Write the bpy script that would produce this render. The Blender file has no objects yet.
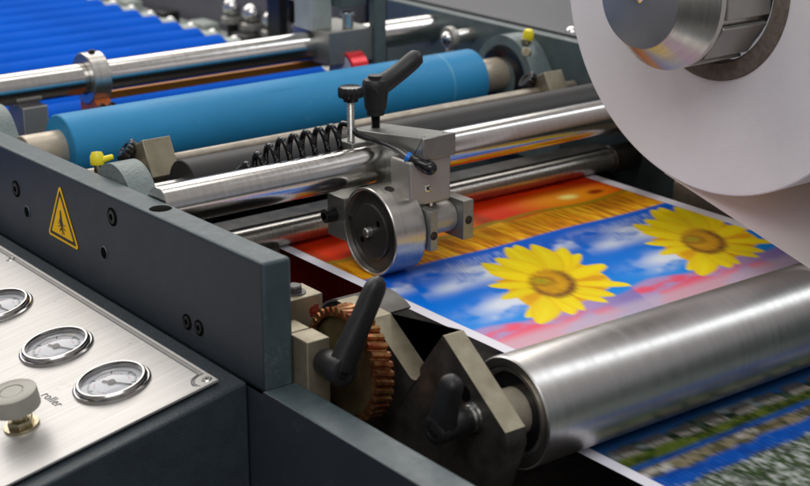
import bpy, bmesh, math, random
import numpy as np
from math import pi, sin, cos, radians, sqrt, atan2
from mathutils import Vector, Matrix
random.seed(7); np.random.seed(7)
C = bpy.context.scene.collection
Z0 = 1.25                      # eye height above the hall floor; all machine heights below are relative to the eye

# ------------------------------------------------------------------ camera
cam_d = bpy.data.cameras.new('camera'); cam = bpy.data.objects.new('camera', cam_d); C.objects.link(cam)
yaw, pitch = radians(52.7), math.atan(533/1588)
fh = Vector((cos(yaw), sin(yaw), 0)); Rv = Vector((sin(yaw), -cos(yaw), 0)); Zv = Vector((0, 0, 1))
Fv = fh*cos(pitch) - Zv*sin(pitch); Uv = fh*sin(pitch) + Zv*cos(pitch)
m = Matrix((Rv, Uv, -Fv)).transposed().to_4x4(); m.translation = Vector((0, 0, Z0))
cam.matrix_world = m
cam_d.sensor_width = 36; cam_d.lens = 36*1588/810
cam_d.clip_start = .05; cam_d.clip_end = 60
cam_d.dof.use_dof = True; cam_d.dof.focus_distance = 1.40; cam_d.dof.aperture_fstop = 8
bpy.context.scene.camera = cam
vs = bpy.context.scene.view_settings
vs.view_transform = 'Standard'; vs.look = 'None'; vs.exposure = .10; vs.gamma = 1; vs.use_curve_mapping = False

# ------------------------------------------------------------------ world: dim exhibition hall
w = bpy.data.worlds.new("World"); bpy.context.scene.world = w; w.use_nodes = True
nt = w.node_tree; bg = nt.nodes['Background']
tc = nt.nodes.new('ShaderNodeTexCoord'); sp = nt.nodes.new('ShaderNodeSeparateXYZ')
cr = nt.nodes.new('ShaderNodeValToRGB'); nt.links.new(tc.outputs['Generated'], sp.inputs[0])
mr = nt.nodes.new('ShaderNodeMapRange'); mr.inputs[1].default_value = -1; mr.inputs[2].default_value = 1
nt.links.new(sp.outputs['Z'], mr.inputs[0]); nt.links.new(mr.outputs[0], cr.inputs[0]); nt.links.new(cr.outputs[0], bg.inputs[0])
e = cr.color_ramp.elements
e[0].position = 0; e[0].color = (.10, .085, .07, 1); e[1].position = 1; e[1].color = (.30, .28, .27, 1)
for p, c in ((.47, (.05, .055, .075, 1)), (.53, (.05, .07, .13, 1)), (.62, (.20, .20, .22, 1)), (.8, (.24, .22, .21, 1))):
    q = e.new(p); q.color = c
vm = nt.nodes.new('ShaderNodeVectorMath'); vm.operation = 'DOT_PRODUCT'; vm.inputs[1].default_value = (-.62, -.78, .0)
nt.links.new(tc.outputs['Generated'], vm.inputs[0])
mr2 = nt.nodes.new('ShaderNodeMapRange'); mr2.inputs[1].default_value = -.1; mr2.inputs[2].default_value = .8; mr2.inputs[3].default_value = 0; mr2.inputs[4].default_value = 1
nt.links.new(vm.outputs['Value'], mr2.inputs[0])
wn = nt.nodes.new('ShaderNodeTexNoise'); wn.inputs['Scale'].default_value = 3.2; wn.inputs['Detail'].default_value = 4; nt.links.new(tc.outputs['Generated'], wn.inputs['Vector'])
wr = nt.nodes.new('ShaderNodeValToRGB'); nt.links.new(wn.outputs[0], wr.inputs[0])
wr.color_ramp.elements[0].position = .38; wr.color_ramp.elements[0].color = (.10, .10, .105, 1); wr.color_ramp.elements[1].position = .62; wr.color_ramp.elements[1].color = (.41, .405, .41, 1)
wm = nt.nodes.new('ShaderNodeMixRGB'); nt.links.new(mr2.outputs[0], wm.inputs[0]); nt.links.new(cr.outputs[0], wm.inputs[1]); nt.links.new(wr.outputs[0], wm.inputs[2])
nt.links.new(wm.outputs[0], bg.inputs[0])
bg.inputs[1].default_value = 1.15

# ------------------------------------------------------------------ lamps of the hall ceiling
def area(name, loc, target, sx, sy, power, col):
    l = bpy.data.lights.new(name, 'AREA'); l.shape = 'RECTANGLE'; l.size = sx; l.size_y = sy; l.energy = power; l.color = col
    o = bpy.data.objects.new(name, l); C.objects.link(o); o.location = loc
    d = Vector(target) - Vector(loc); o.rotation_euler = d.to_track_quat('-Z', 'Y').to_euler()
    return o
area('ceiling_lamp', (1.4, 4.0, Z0+1.9), (1.0, 1.2, Z0-.45), 5.0, 2.2, 100, (1.0, .96, .91))
area('ceiling_lamp', (.9, 1.7, Z0+2.3), (.9, 1.2, Z0-.5), 2.6, .7, 16, (1.0, .97, .94))
area('ceiling_lamp', (-.6, -.6, Z0+2.0), (.9, 1.1, Z0-.4), 2.6, 1.6, 38, (.97, .98, 1.0))
area('ceiling_lamp', (3.6, .6, Z0+2.0), (1.0, 1.1, Z0-.5), 1.5, 1.5, 30, (.9, .95, 1.0))

# ------------------------------------------------------------------ materials
def nm(name):
    mt = bpy.data.materials.new(name); mt.use_nodes = True
    return mt, mt.node_tree, mt.node_tree.nodes['Principled BSDF']
def mat(name, col, rough=.5, metal=0., spec=.5, bump=0., bscale=400., var=.0, vscale=40., rvar=0., stretch=(1, 1, 1), coat=0., col2=None, bdist=.0004):
    mt, t, b = nm(name)
    b.inputs['Base Color'].default_value = (*col, 1); b.inputs['Roughness'].default_value = rough
    b.inputs['Metallic'].default_value = metal; b.inputs['Specular IOR Level'].default_value = spec
    b.inputs['Coat Weight'].default_value = coat; b.inputs['Coat Roughness'].default_value = .08
    tc = t.nodes.new('ShaderNodeTexCoord'); mp = t.nodes.new('ShaderNodeMapping'); mp.inputs['Scale'].default_value = stretch
    t.links.new(tc.outputs['Object'], mp.inputs[0])
    if var or col2:
        n = t.nodes.new('ShaderNodeTexNoise'); n.inputs['Scale'].default_value = vscale; n.inputs['Detail'].default_value = 6; n.inputs['Roughness'].default_value = .65
        t.links.new(mp.outputs[0], n.inputs['Vector'])
        r = t.nodes.new('ShaderNodeValToRGB'); t.links.new(n.outputs[0], r.inputs[0]); t.links.new(r.outputs[0], b.inputs['Base Color'])
        c2 = col2 if col2 else tuple(min(1, c*(1+var)) for c in col)
        c1 = col if col2 else tuple(c*(1-var) for c in col)
        r.color_ramp.elements[0].position = .36; r.color_ramp.elements[0].color = (*c1, 1)
        r.color_ramp.elements[1].position = .66; r.color_ramp.elements[1].color = (*c2, 1)
    if rvar:
        n = t.nodes.new('ShaderNodeTexNoise'); n.inputs['Scale'].default_value = vscale*1.7; n.inputs['Detail'].default_value = 5
        t.links.new(mp.outputs[0], n.inputs['Vector'])
        r = t.nodes.new('ShaderNodeMapRange'); t.links.new(n.outputs[0], r.inputs[0]); r.inputs[1].default_value = .3; r.inputs[2].default_value = .7
        r.inputs[3].default_value = max(.02, rough-rvar); r.inputs[4].default_value = rough+rvar; t.links.new(r.outputs[0], b.inputs['Roughness'])
    if bump:
        n = t.nodes.new('ShaderNodeTexNoise'); n.inputs['Scale'].default_value = bscale; n.inputs['Detail'].default_value = 3
        t.links.new(mp.outputs[0], n.inputs['Vector'])
        bp = t.nodes.new('ShaderNodeBump'); bp.inputs['Strength'].default_value = bump; bp.inputs['Distance'].default_value = bdist
        t.links.new(n.outputs[0], bp.inputs['Height']); t.links.new(bp.outputs[0], b.inputs['Normal'])
    return mt
M = {}
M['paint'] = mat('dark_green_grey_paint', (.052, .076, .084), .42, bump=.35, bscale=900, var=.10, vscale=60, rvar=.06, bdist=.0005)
M['paint_shade'] = mat('green_grey_paint_shaded', (.027, .034, .043), .44, bump=.3, bscale=900, var=.06, vscale=22, rvar=.03, bdist=.0005)  # same frame paint, darkened to stand for the shaded outer face
M['textured'] = mat('textured_grey_paint', (.036, .047, .056), .30, bump=.8, bscale=900, var=.12, vscale=50, bdist=.0009)
M['cast'] = mat('cast_grey_green_paint', (.17, .21, .20), .42, bump=.9, bscale=420, var=.12, vscale=80, bdist=.0010)
M['castdark'] = mat('cast_green_paint', (.080, .108, .110), .38, bump=.3, bscale=500, var=.12, vscale=60)
M['chrome'] = mat('ground_chrome', (.64, .625, .60), .19, 1, rvar=.03, vscale=30, var=.05, stretch=(8, 1, 1))
M['chrome_fine'] = mat('polished_chrome', (.72, .71, .70), .07, 1)
M['roller'] = mat('fine_turned_steel', (.62, .605, .585), .33, 1, rvar=.03, vscale=9, var=.05, stretch=(14, .5, .5))
M['turned'] = mat('turned_steel', (.56, .54, .50), .30, .92, rvar=.04, vscale=30, var=.07, stretch=(12, .6, .6))
M['steelrod'] = mat('dull_steel_rod', (.36, .315, .25), .42, .55, rvar=.08, vscale=60, var=.12)
M['tan'] = mat('nickel_plated_steel', (.29, .255, .180), .45, .6, rvar=.08, vscale=50, var=.13, bump=.2, bscale=500)
M['alu'] = mat('matte_aluminium', (.27, .27, .25), .40, .7, rvar=.06, vscale=60, var=.06, bump=.25, bscale=900, bdist=.0002)
M['alulight'] = mat('anodised_aluminium', (.37, .355, .33), .40, .6, var=.04, vscale=50, bump=.2, bscale=900, bdist=.0002)
M['darksteel'] = mat('blackened_steel', (.080, .073, .066), .40, .6, rvar=.1, vscale=40, var=.4, bump=.3, bscale=300)
M['greydark'] = mat('worn_grey_steel', (.085, .082, .078), .45, .3, var=.35, vscale=90, bump=.4, bscale=400)
M['plastic'] = mat('black_textured_plastic', (.012, .012, .013), .42, bump=.5, bscale=1500, bdist=.0003, rvar=.05)
M['hose'] = mat('glossy_black_hose', (.006, .006, .007), .13, spec=.6)
M['gloss'] = mat('glossy_black_plastic', (.010, .010, .011), .2)
M['bolt'] = mat('black_oxide_bolt', (.02, .02, .021), .34, .5)
M['hole'] = mat('black_bore', (.003, .003, .003), .9, spec=.05)
M['zinc'] = mat('zinc_plated_steel', (.62, .61, .58), .25, 1, rvar=.08, vscale=300)
M['brass'] = mat('greasy_bronze', (.50, .28, .11), .30, .85, col2=(.24, .025, .018), vscale=130, bump=.4, bscale=300)
M['gearface'] = mat('bronze_gear_face', (.15, .11, .055), .40, .55, col2=(.25, .19, .09), vscale=50)
M['grease'] = mat('red_grease', (.10, .010, .008), .25, col2=(.17, .02, .012), vscale=160, bump=.6, bscale=400)
M['ochrebrass'] = mat('brass_nut', (.42, .365, .25), .28, 1, rvar=.1, vscale=200)
M['blueroll'] = mat('blue_rubber', (.020, .225, .45), .55, spec=.3, var=.05, vscale=14, bump=.15, bscale=900, rvar=.04, bdist=.0002)
M['band'] = mat('pale_blue_worn_band', (.06, .30, .50), .5)
M['belt'] = mat('bright_blue_roller_sleeve', (.000, .088, .52), .8, spec=.06, var=.10, vscale=8)
M['blackrub'] = mat('dark_grey_rubber', (.017, .0155, .015), .52, spec=.35, var=.15, vscale=20)
M['yellow'] = mat('yellow_plastic_cap', (.85, .72, .02), .35)
M['red'] = mat('red_anodised_ring', (.62, .012, .02), .22, .3)
M['lilac'] = mat('pale_lilac_plastic', (.50, .50, .66), .4)
M['bluecollar'] = mat('blue_release_collar', (.01, .17, .60), .35)
M['signyellow'] = mat('yellow_sign_sheet', (.98, .56, .004), .5, spec=.2)
M['signblack'] = mat('black_sign_ink', (.02, .018, .015), .45)
M['railgrey'] = mat('pale_grey_green_casting', (.36, .40, .37), .45, var=.15, vscale=30)
M['orange'] = mat('orange_red_enamel', (.42, .10, .025), .4, var=.15, vscale=60)
M['amber_reflection'] = mat('amber_reflection_colour', (.62, .22, .015), .4)  # colour of the orange reflection along the rear shaft's underside
M['ink'] = mat('grey_printed_ink', (.06, .06, .065), .5)
M['knob'] = mat('warm_grey_knob', (.33, .32, .27), .38, var=.04, vscale=60, bump=.15, bscale=900)
M['paper'] = mat('wound_film_edge', (.85, .82, .84), .55, var=.03, vscale=9, spec=.3)
M['core'] = mat('grey_cardboard_core', (.16, .13, .105), .85, var=.25, vscale=160, bump=.5, bscale=300)
M['hallfloor'] = mat('dark_hall_floor', (.05, .05, .055), .5, var=.2, vscale=2)
M['boardgrey'] = mat('grey_lilac_painted_sheet', (.13, .13, .155), .5, var=.06, vscale=10)
M['toptray'] = mat('slate_painted_sheet', (.046, .048, .056), .42, var=.05, vscale=20, bump=.2, bscale=700)
M['navy'] = mat('navy_painted_metal', (.008, .013, .035), .45, var=.2, vscale=10)
M['dialwhite'] = mat('white_dial_paper', (.80, .82, .86), .6)
M['dialred'] = mat('red_dial_print', (.55, .05, .04), .6)
# brushed panel: long fine strokes
def brushed():
    mt, t, b = nm('brushed_aluminium_panel')
    b.inputs['Metallic'].default_value = .55
    tc = t.nodes.new('ShaderNodeTexCoord'); mp = t.nodes.new('ShaderNodeMapping'); mp.inputs['Scale'].default_value = (14, 900, 14)
    t.links.new(tc.outputs['Object'], mp.inputs[0])
    n = t.nodes.new('ShaderNodeTexNoise'); n.inputs['Scale'].default_value = 1; n.inputs['Detail'].default_value = 4; t.links.new(mp.outputs[0], n.inputs['Vector'])
    r = t.nodes.new('ShaderNodeValToRGB'); t.links.new(n.outputs[0], r.inputs[0]); t.links.new(r.outputs[0], b.inputs['Base Color'])
    r.color_ramp.elements[0].position = .3; r.color_ramp.elements[0].color = (.44, .43, .415, 1)
    r.color_ramp.elements[1].position = .7; r.color_ramp.elements[1].color = (.56, .55, .53, 1)
    b.inputs['Roughness'].default_value = .40
    bp = t.nodes.new('ShaderNodeBump'); bp.inputs['Strength'].default_value = .25; bp.inputs['Distance'].default_value = .0001
    t.links.new(n.outputs[0], bp.inputs['Height']); t.links.new(bp.outputs[0], b.inputs['Normal'])
    return mt
M['panel'] = brushed()
def film_mat():
    mt, t, b = nm('lamination_film')
    b.inputs['Base Color'].default_value = (.80, .74, .71, 1); b.inputs['Roughness'].default_value = .32
    b.inputs['Subsurface Weight'].default_value = 0
    tr = t.nodes.new('ShaderNodeBsdfTranslucent'); tr.inputs[0].default_value = (.78, .72, .69, 1)
    mx = t.nodes.new('ShaderNodeMixShader'); mx.inputs[0].default_value = .45
    tp = t.nodes.new('ShaderNodeBsdfTransparent'); mx2 = t.nodes.new('ShaderNodeMixShader'); mx2.inputs[0].default_value = .06
    t.links.new(b.outputs[0], mx.inputs[1]); t.links.new(tr.outputs[0], mx.inputs[2])
    t.links.new(mx.outputs[0], mx2.inputs[1]); t.links.new(tp.outputs[0], mx2.inputs[2])
    t.links.new(mx2.outputs[0], t.nodes['Material Output'].inputs[0])
    return mt
M['film'] = film_mat()
def glass_mat():
    mt, t, b = nm('gauge_glass')
    b.inputs['Base Color'].default_value = (1, 1, 1, 1); b.inputs['Roughness'].default_value = .03
    tp = t.nodes.new('ShaderNodeBsdfTransparent'); gl = t.nodes.new('ShaderNodeBsdfGlossy'); gl.inputs['Roughness'].default_value = .04
    fr = t.nodes.new('ShaderNodeFresnel'); fr.inputs[0].default_value = 1.5
    mx = t.nodes.new('ShaderNodeMixShader'); t.links.new(fr.outputs[0], mx.inputs[0]); t.links.new(tp.outputs[0], mx.inputs[1]); t.links.new(gl.outputs[0], mx.inputs[2])
    t.links.new(mx.outputs[0], t.nodes['Material Output'].inputs[0])
    return mt
M['glass'] = glass_mat()
def rings(mt):
    t = mt.node_tree; b = t.nodes['Principled BSDF']; tc = t.nodes.new('ShaderNodeTexCoord'); wv = t.nodes.new('ShaderNodeTexWave'); wv.wave_type = 'RINGS'; wv.rings_direction = 'X'
    wv.inputs['Scale'].default_value = 260; wv.inputs['Distortion'].default_value = 1.2; wv.inputs['Detail'].default_value = 3; t.links.new(tc.outputs['Object'], wv.inputs['Vector'])
    bp = t.nodes.new('ShaderNodeBump'); bp.inputs['Strength'].default_value = .35; bp.inputs['Distance'].default_value = .0002; t.links.new(wv.outputs[0], bp.inputs['Height']); t.links.new(bp.outputs[0], b.inputs['Normal'])
rings(M['paper'])
def speck(mt, col, lo, sc, amt=.5):
    t = mt.node_tree; b = t.nodes['Principled BSDF']; l = b.inputs['Base Color'].links[0]; src = l.from_socket
    tc = t.nodes.new('ShaderNodeTexCoord'); n = t.nodes.new('ShaderNodeTexNoise'); n.inputs['Scale'].default_value = sc; n.inputs['Detail'].default_value = 2; t.links.new(tc.outputs['Object'], n.inputs['Vector'])
    n2 = t.nodes.new('ShaderNodeTexNoise'); n2.inputs['Scale'].default_value = sc/14; n2.inputs['Detail'].default_value = 3; t.links.new(tc.outputs['Object'], n2.inputs['Vector'])
    mu = t.nodes.new('ShaderNodeMath'); mu.operation = 'MULTIPLY'; t.links.new(n.outputs[0], mu.inputs[0]); t.links.new(n2.outputs[0], mu.inputs[1])
    r = t.nodes.new('ShaderNodeMapRange'); r.inputs[1].default_value = lo; r.inputs[2].default_value = lo+.05; r.inputs[4].default_value = amt; t.links.new(mu.outputs[0], r.inputs[0])
    m_ = t.nodes.new('ShaderNodeMixRGB'); m_.inputs[2].default_value = (*col, 1); t.links.new(r.outputs[0], m_.inputs[0]); t.links.new(src, m_.inputs[1]); t.links.new(m_.outputs[0], b.inputs['Base Color'])
speck(M['paint'], (.16, .20, .21), .36, 900); speck(M['paint_shade'], (.10, .12, .14), .40, 700, .6); speck(M['blueroll'], (.10, .36, .52), .40, 240, .35)
def scratches(mt, col, sc, lo, amt):
    t = mt.node_tree; b = t.nodes['Principled BSDF']; src = b.inputs['Base Color'].links[0].from_socket
    tc = t.nodes.new('ShaderNodeTexCoord'); mp = t.nodes.new('ShaderNodeMapping'); mp.inputs['Scale'].default_value = sc; mp.inputs['Rotation'].default_value = (.25, .1, .1); t.links.new(tc.outputs['Object'], mp.inputs[0])
    n = t.nodes.new('ShaderNodeTexNoise'); n.inputs['Scale'].default_value = 1; n.inputs['Detail'].default_value = 1; t.links.new(mp.outputs[0], n.inputs['Vector'])
    r = t.nodes.new('ShaderNodeMapRange'); r.inputs[1].default_value = lo; r.inputs[2].default_value = lo+.03; r.inputs[4].default_value = amt; t.links.new(n.outputs[0], r.inputs[0])
    m_ = t.nodes.new('ShaderNodeMixRGB'); m_.inputs[2].default_value = (*col, 1); t.links.new(r.outputs[0], m_.inputs[0]); t.links.new(src, m_.inputs[1]); t.links.new(m_.outputs[0], b.inputs['Base Color'])
scratches(M['paint_shade'], (.12, .14, .16), (30, 45, 900), .78, .6); scratches(M['paint'], (.20, .24, .25), (60, 40, 700), .77, .5)
scratches(M['blueroll'], (.008, .14, .30), (5, 60, 60), .68, .35)
speck(M['panel'], (.30, .28, .25), .42, 300, .5); speck(M['roller'], (.40, .38, .36), .42, 260, .25)
M['facing'] = mat('faced_steel_disc', (.42, .42, .44), .36, .75, var=.06, vscale=30)
M['guard'] = mat('dull_sheet_guard', (.15, .143, .132), .45, .3, var=.15, vscale=40)
M['bezel'] = mat('stainless_bezel', (.40, .39, .38), .16, 1)
M['journal'] = mat('bare_steel_journal', (.46, .40, .31), .38, .35, var=.12, vscale=60)
M['hub'] = mat('dark_anodised_hub', (.045, .041, .038), .33, .3, var=.2, vscale=40)
M['castmid'] = mat('cast_sage_paint', (.125, .165, .165), .36, bump=.4, bscale=400, var=.12, vscale=60)
def print_mat():
    mt, t, b = nm('glossy_printed_sheet')
    a = t.nodes.new('ShaderNodeVertexColor'); a.layer_name = 'ink'
    t.links.new(a.outputs[0], b.inputs['Base Color']); b.inputs['Roughness'].default_value = .42; b.inputs['Specular IOR Level'].default_value = .05
    return mt
M['print'] = print_mat()

# ------------------------------------------------------------------ scene-graph helpers
ORG = {}
def thing(name, label, cat, loc=(0, 0, 0), group=None):
    o = bpy.data.objects.new(name, None); C.objects.link(o); o.empty_display_size = .02
    o.location = (loc[0], loc[1], loc[2]+Z0); o['label'] = label; o['category'] = cat
    if group: o['group'] = group
    ORG[o.name] = Vector(loc); return o
def part(name, bm, m, parent=None, bevel=0., seg=2, angle=35, label=None):
    """links a bmesh, drawn in machine coordinates, as one mesh object under its parent"""
    org = ORG[parent.name] if parent else Vector((0, 0, 0))
    bmesh.ops.recalc_face_normals(bm, faces=bm.faces)
    for v in bm.verts: v.co -= org
    me = bpy.data.meshes.new(name); bm.to_mesh(me); bm.free()
    me.materials.append(M[m] if isinstance(m, str) else m)
    me.polygons.foreach_set('use_smooth', [True]*len(me.polygons))
    me.set_sharp_from_angle(angle=radians(angle))
    o = bpy.data.objects.new(name, me); C.objects.link(o)
    if parent: o.parent = parent
    else: o.location = (0, 0, Z0)
    ORG[o.name] = org
    if bevel:
        b = o.modifiers.new('bevel', 'BEVEL'); b.width = bevel; b.segments = seg; b.limit_method = 'ANGLE'; b.angle_limit = radians(40)
    if label: o['label'] = label
    return o
def tag(o, label, cat, group=None, kind=None):
    if label: o['label'] = label
    if cat: o['category'] = cat
    if group: o['group'] = group
    if kind: o['kind'] = kind
    return o
def solo(name, bm, m, label, cat, loc, group=None, **k):
    """a thing that is a single mesh, its origin at loc"""
    ORG['_tmp'] = Vector(loc)
    for v in bm.verts: v.co -= Vector(loc)
    o = part(name, bm, m, None, **k); o.location = (loc[0], loc[1], loc[2]+Z0); ORG[o.name] = Vector(loc)
    return tag(o, label, cat, group)
def BM(): return bmesh.new()
def frame(axis, origin):
    """4x4 that maps local z to axis"""
    a = Vector(axis).normalized(); return Matrix.Translation(Vector(origin)) @ a.to_track_quat('Z', 'X').to_matrix().to_4x4()
def box(bm, x0, x1, y0, y1, z0, z1, mtx=None):
    vs = [bm.verts.new((x, y, z)) for x in (x0, x1) for y in (y0, y1) for z in (z0, z1)]
    for f in ((0, 1, 3, 2), (4, 6, 7, 5), (0, 4, 5, 1), (2, 3, 7, 6), (0, 2, 6, 4), (1, 5, 7, 3)): bm.faces.new([vs[i] for i in f])
    if mtx is not None:
        for v in vs: v.co = mtx @ v.co
    return bm
def lathe(bm, prof, mtx, n=64, rfun=None):
    """prof: list of (r, z) along local z. r = 0 closes the end"""
    rings = []
    for r, z in prof:
        if r < 1e-7: rings.append([bm.verts.new(mtx @ Vector((0, 0, z)))])
        else: rings.append([bm.verts.new(mtx @ Vector(((rfun(2*pi*i/n, r) if rfun else r)*cos(2*pi*i/n), (rfun(2*pi*i/n, r) if rfun else r)*sin(2*pi*i/n), z))) for i in range(n)])
    for a, b in zip(rings, rings[1:]):
        for i in range(n):
            j = (i+1) % n
            if len(a) == 1 and len(b) == 1: continue
            if len(a) == 1: bm.faces.new((a[0], b[i], b[j]))
            elif len(b) == 1: bm.faces.new((a[i], b[0], a[j]))
            else: bm.faces.new((a[i], b[i], b[j], a[j]))
    return bm
AX = lambda x, y, z: frame((1, 0, 0), (x, y, z))
def cylx(bm, x0, x1, y, z, r, ch=.0008, n=96):
    return lathe(bm, [(0, 0), (r-ch, 0), (r, ch), (r, x1-x0-ch), (r-ch, x1-x0), (0, x1-x0)], AX(x0, y, z), n)
def cyl(bm, p0, p1, r, r2=None, ch=.0004, n=40):
    p0, p1 = Vector(p0), Vector(p1); L = (p1-p0).length; r2 = r if r2 is None else r2
    return lathe(bm, [(0, 0), (r-ch, 0), (r, ch), (r2, L-ch), (r2-ch, L), (0, L)], frame(p1-p0, p0), n)
def tube(bm, pts, r, n=14, rads=None):
    pts = [Vector(p) for p in pts]; rings = []
    t = (pts[1]-pts[0]).normalized(); up = t.orthogonal().normalized()
    for i, p in enumerate(pts):
        t = (pts[min(i+1, len(pts)-1)] - pts[max(i-1, 0)]).normalized()
        up = (up - t*up.dot(t)).normalized(); s = t.cross(up); rr = rads[i] if rads else r
        rings.append([bm.verts.new(p + (up*cos(2*pi*k/n) + s*sin(2*pi*k/n))*rr) for k in range(n)])
    for a, b in zip(rings, rings[1:]):
        for k in range(n): bm.faces.new((a[k], a[(k+1) % n], b[(k+1) % n], b[k]))
    bm.faces.new(rings[0][::-1]); bm.faces.new(rings[-1])
    return bm
def catmull(pts, k=8):
    pts = [Vector(p) for p in pts]; P = [pts[0]*2-pts[1]] + pts + [pts[-1]*2-pts[-2]]; out = []
    for i in range(1, len(P)-2):
        for j in range(k):
            t = j/k; a, b, c, d = P[i-1], P[i], P[i+1], P[i+2]
            out.append(.5*((2*b)+(c-a)*t+(2*a-5*b+4*c-d)*t*t+(3*b-a-3*c+d)*t**3))
    out.append(P[-2]); return out
def prism(bm, poly, t0, t1, mtx=None, axis='x'):
    """poly in (y,z) pushed along x, or in local xy pushed along local z when mtx is given"""
    def P(a, b, t): return mtx @ Vector((a, b, t)) if mtx is not None else Vector((t, a, b)) if axis == 'x' else Vector((a, t, b))
    A = [bm.verts.new(P(a, b, t0)) for a, b in poly]; B = [bm.verts.new(P(a, b, t1)) for a, b in poly]
    n = len(poly)
    for i in range(n): bm.faces.new((A[i], A[(i+1) % n], B[(i+1) % n], B[i]))
    bmesh.ops.triangulate(bm, faces=[bm.faces.new(A[::-1]), bm.faces.new(B)])
    return bm
def arc(cx, cy, r, a0, a1, n): return [(cx+r*cos(radians(a0+(a1-a0)*i/n)), cy+r*sin(radians(a0+(a1-a0)*i/n))) for i in range(n+1)]
def socket_screw(parent, p, axis, r, name='socket_screw', head=.0012, m='bolt'):
    """socket head cap screw: ring head with hexagon socket"""
    F = frame(axis, p); bm = BM()
    hexr = r*.52
    lathe(bm, [(hexr*.9, -r*.9), (hexr, head-.0002), (r*.86, head), (r, head-.0006), (r, -.004)], F, 36)
    o = part(name, bm, m, parent)
    bm = BM(); lathe(bm, [(0, -r*.8), (hexr*.98, -r*.8), (hexr*.98, head-.0004)], F, 6); part('hexagon_socket', bm, 'hole', o)
    return o

# ------------------------------------------------------------------ setting
bm = BM(); box(bm, -15, 20, -15, 25, -Z0-.05, -Z0); tag(part('floor', bm, 'hallfloor'), None, None, kind='structure')

# ------------------------------------------------------------------ machine bed under everything
b = thing('machine_bed', 'dark shadowed machine bed under the rollers and the printed sheet', 'machine bed', (.95, 1.4, -1.2))
bm = BM(); box(bm, .64, 1.28, -.2, 3.4, -1.2, -.72); part('base_tray', bm, 'darksteel', b, .003)
bm = BM(); box(bm, .6285, 1.285, 1.285, 1.315, -.62, -.485); part('cross_beam', bm, 'darksteel', b, .002)

# ------------------------------------------------------------------ left side frame
sf = thing('side_frame', 'dark grey painted steel side plate with yellow hand hazard sign', 'side frame', (.61, 1.3, -1.2))
XO, XI = .600, .6265
zt = lambda y: -.3965-.021*(y-.966)
bm = BM(); prism(bm, [(.966, -.5035), (.966, zt(.966)), (2.6, zt(2.6)), (2.6, -.5035)], XO, XI)
up = part('upper_plate', bm, 'paint_shade', sf, .0028, 3)
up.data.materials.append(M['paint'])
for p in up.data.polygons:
    if abs(p.normal.x) < .5: p.material_index = 1  # top and end take the lighter, lit tone of the paint
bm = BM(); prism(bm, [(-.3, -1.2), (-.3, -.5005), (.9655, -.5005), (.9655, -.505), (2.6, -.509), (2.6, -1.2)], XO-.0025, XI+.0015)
lp = part('lower_plate', bm, 'paint_shade', sf, .0014, 2)
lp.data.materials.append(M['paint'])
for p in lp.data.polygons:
    if p.normal.z > .5: p.material_index = 1  # ledge gets the lit tone, upright faces keep the painted shade
for (y, z, r) in ((1.4152, -.4441, .0072), (1.2112, -.4213, .0072), (1.0855, -.4809, .0058), (1.0659, -.4800, .0058)):
    bm = BM(); lathe(bm, [(0, .0004), (r+.0012, .0004), (r+.0012, 0), ], frame((-1, 0, 0), (XO, y, z)), 40)
    hl = part('counterbore', bm, 'hole', sf)
    socket_screw(sf, (XO-.0005, y, z), (-1, 0, 0), r*.86, head=.0009)
for (y, z) in ((1.3931, -.4622), (1.2314, -.4602)):
    bm = BM(); lathe(bm, [(0, .0005), (.0052, .0005), (.0062, 0)], frame((-1, 0, 0), (XO, y, z)), 40); h = part('drilled_hole', bm, 'hole', sf)
    bm = BM(); lathe(bm, [(.0054, .0006), (.0062, .0007), (.0065, 0)], frame((-1, 0, 0), (XO, y, z)), 40); part('hole_rim', bm, 'paint', h)
bm = BM(); F = frame((0, .021, 1), (.6135, 1.147, zt(1.147)))
lathe(bm, [(0, .0004), (.0092, .0004), (.0098, 0)], F, 40); part('top_counterbore', bm, 'hole', sf)
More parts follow.
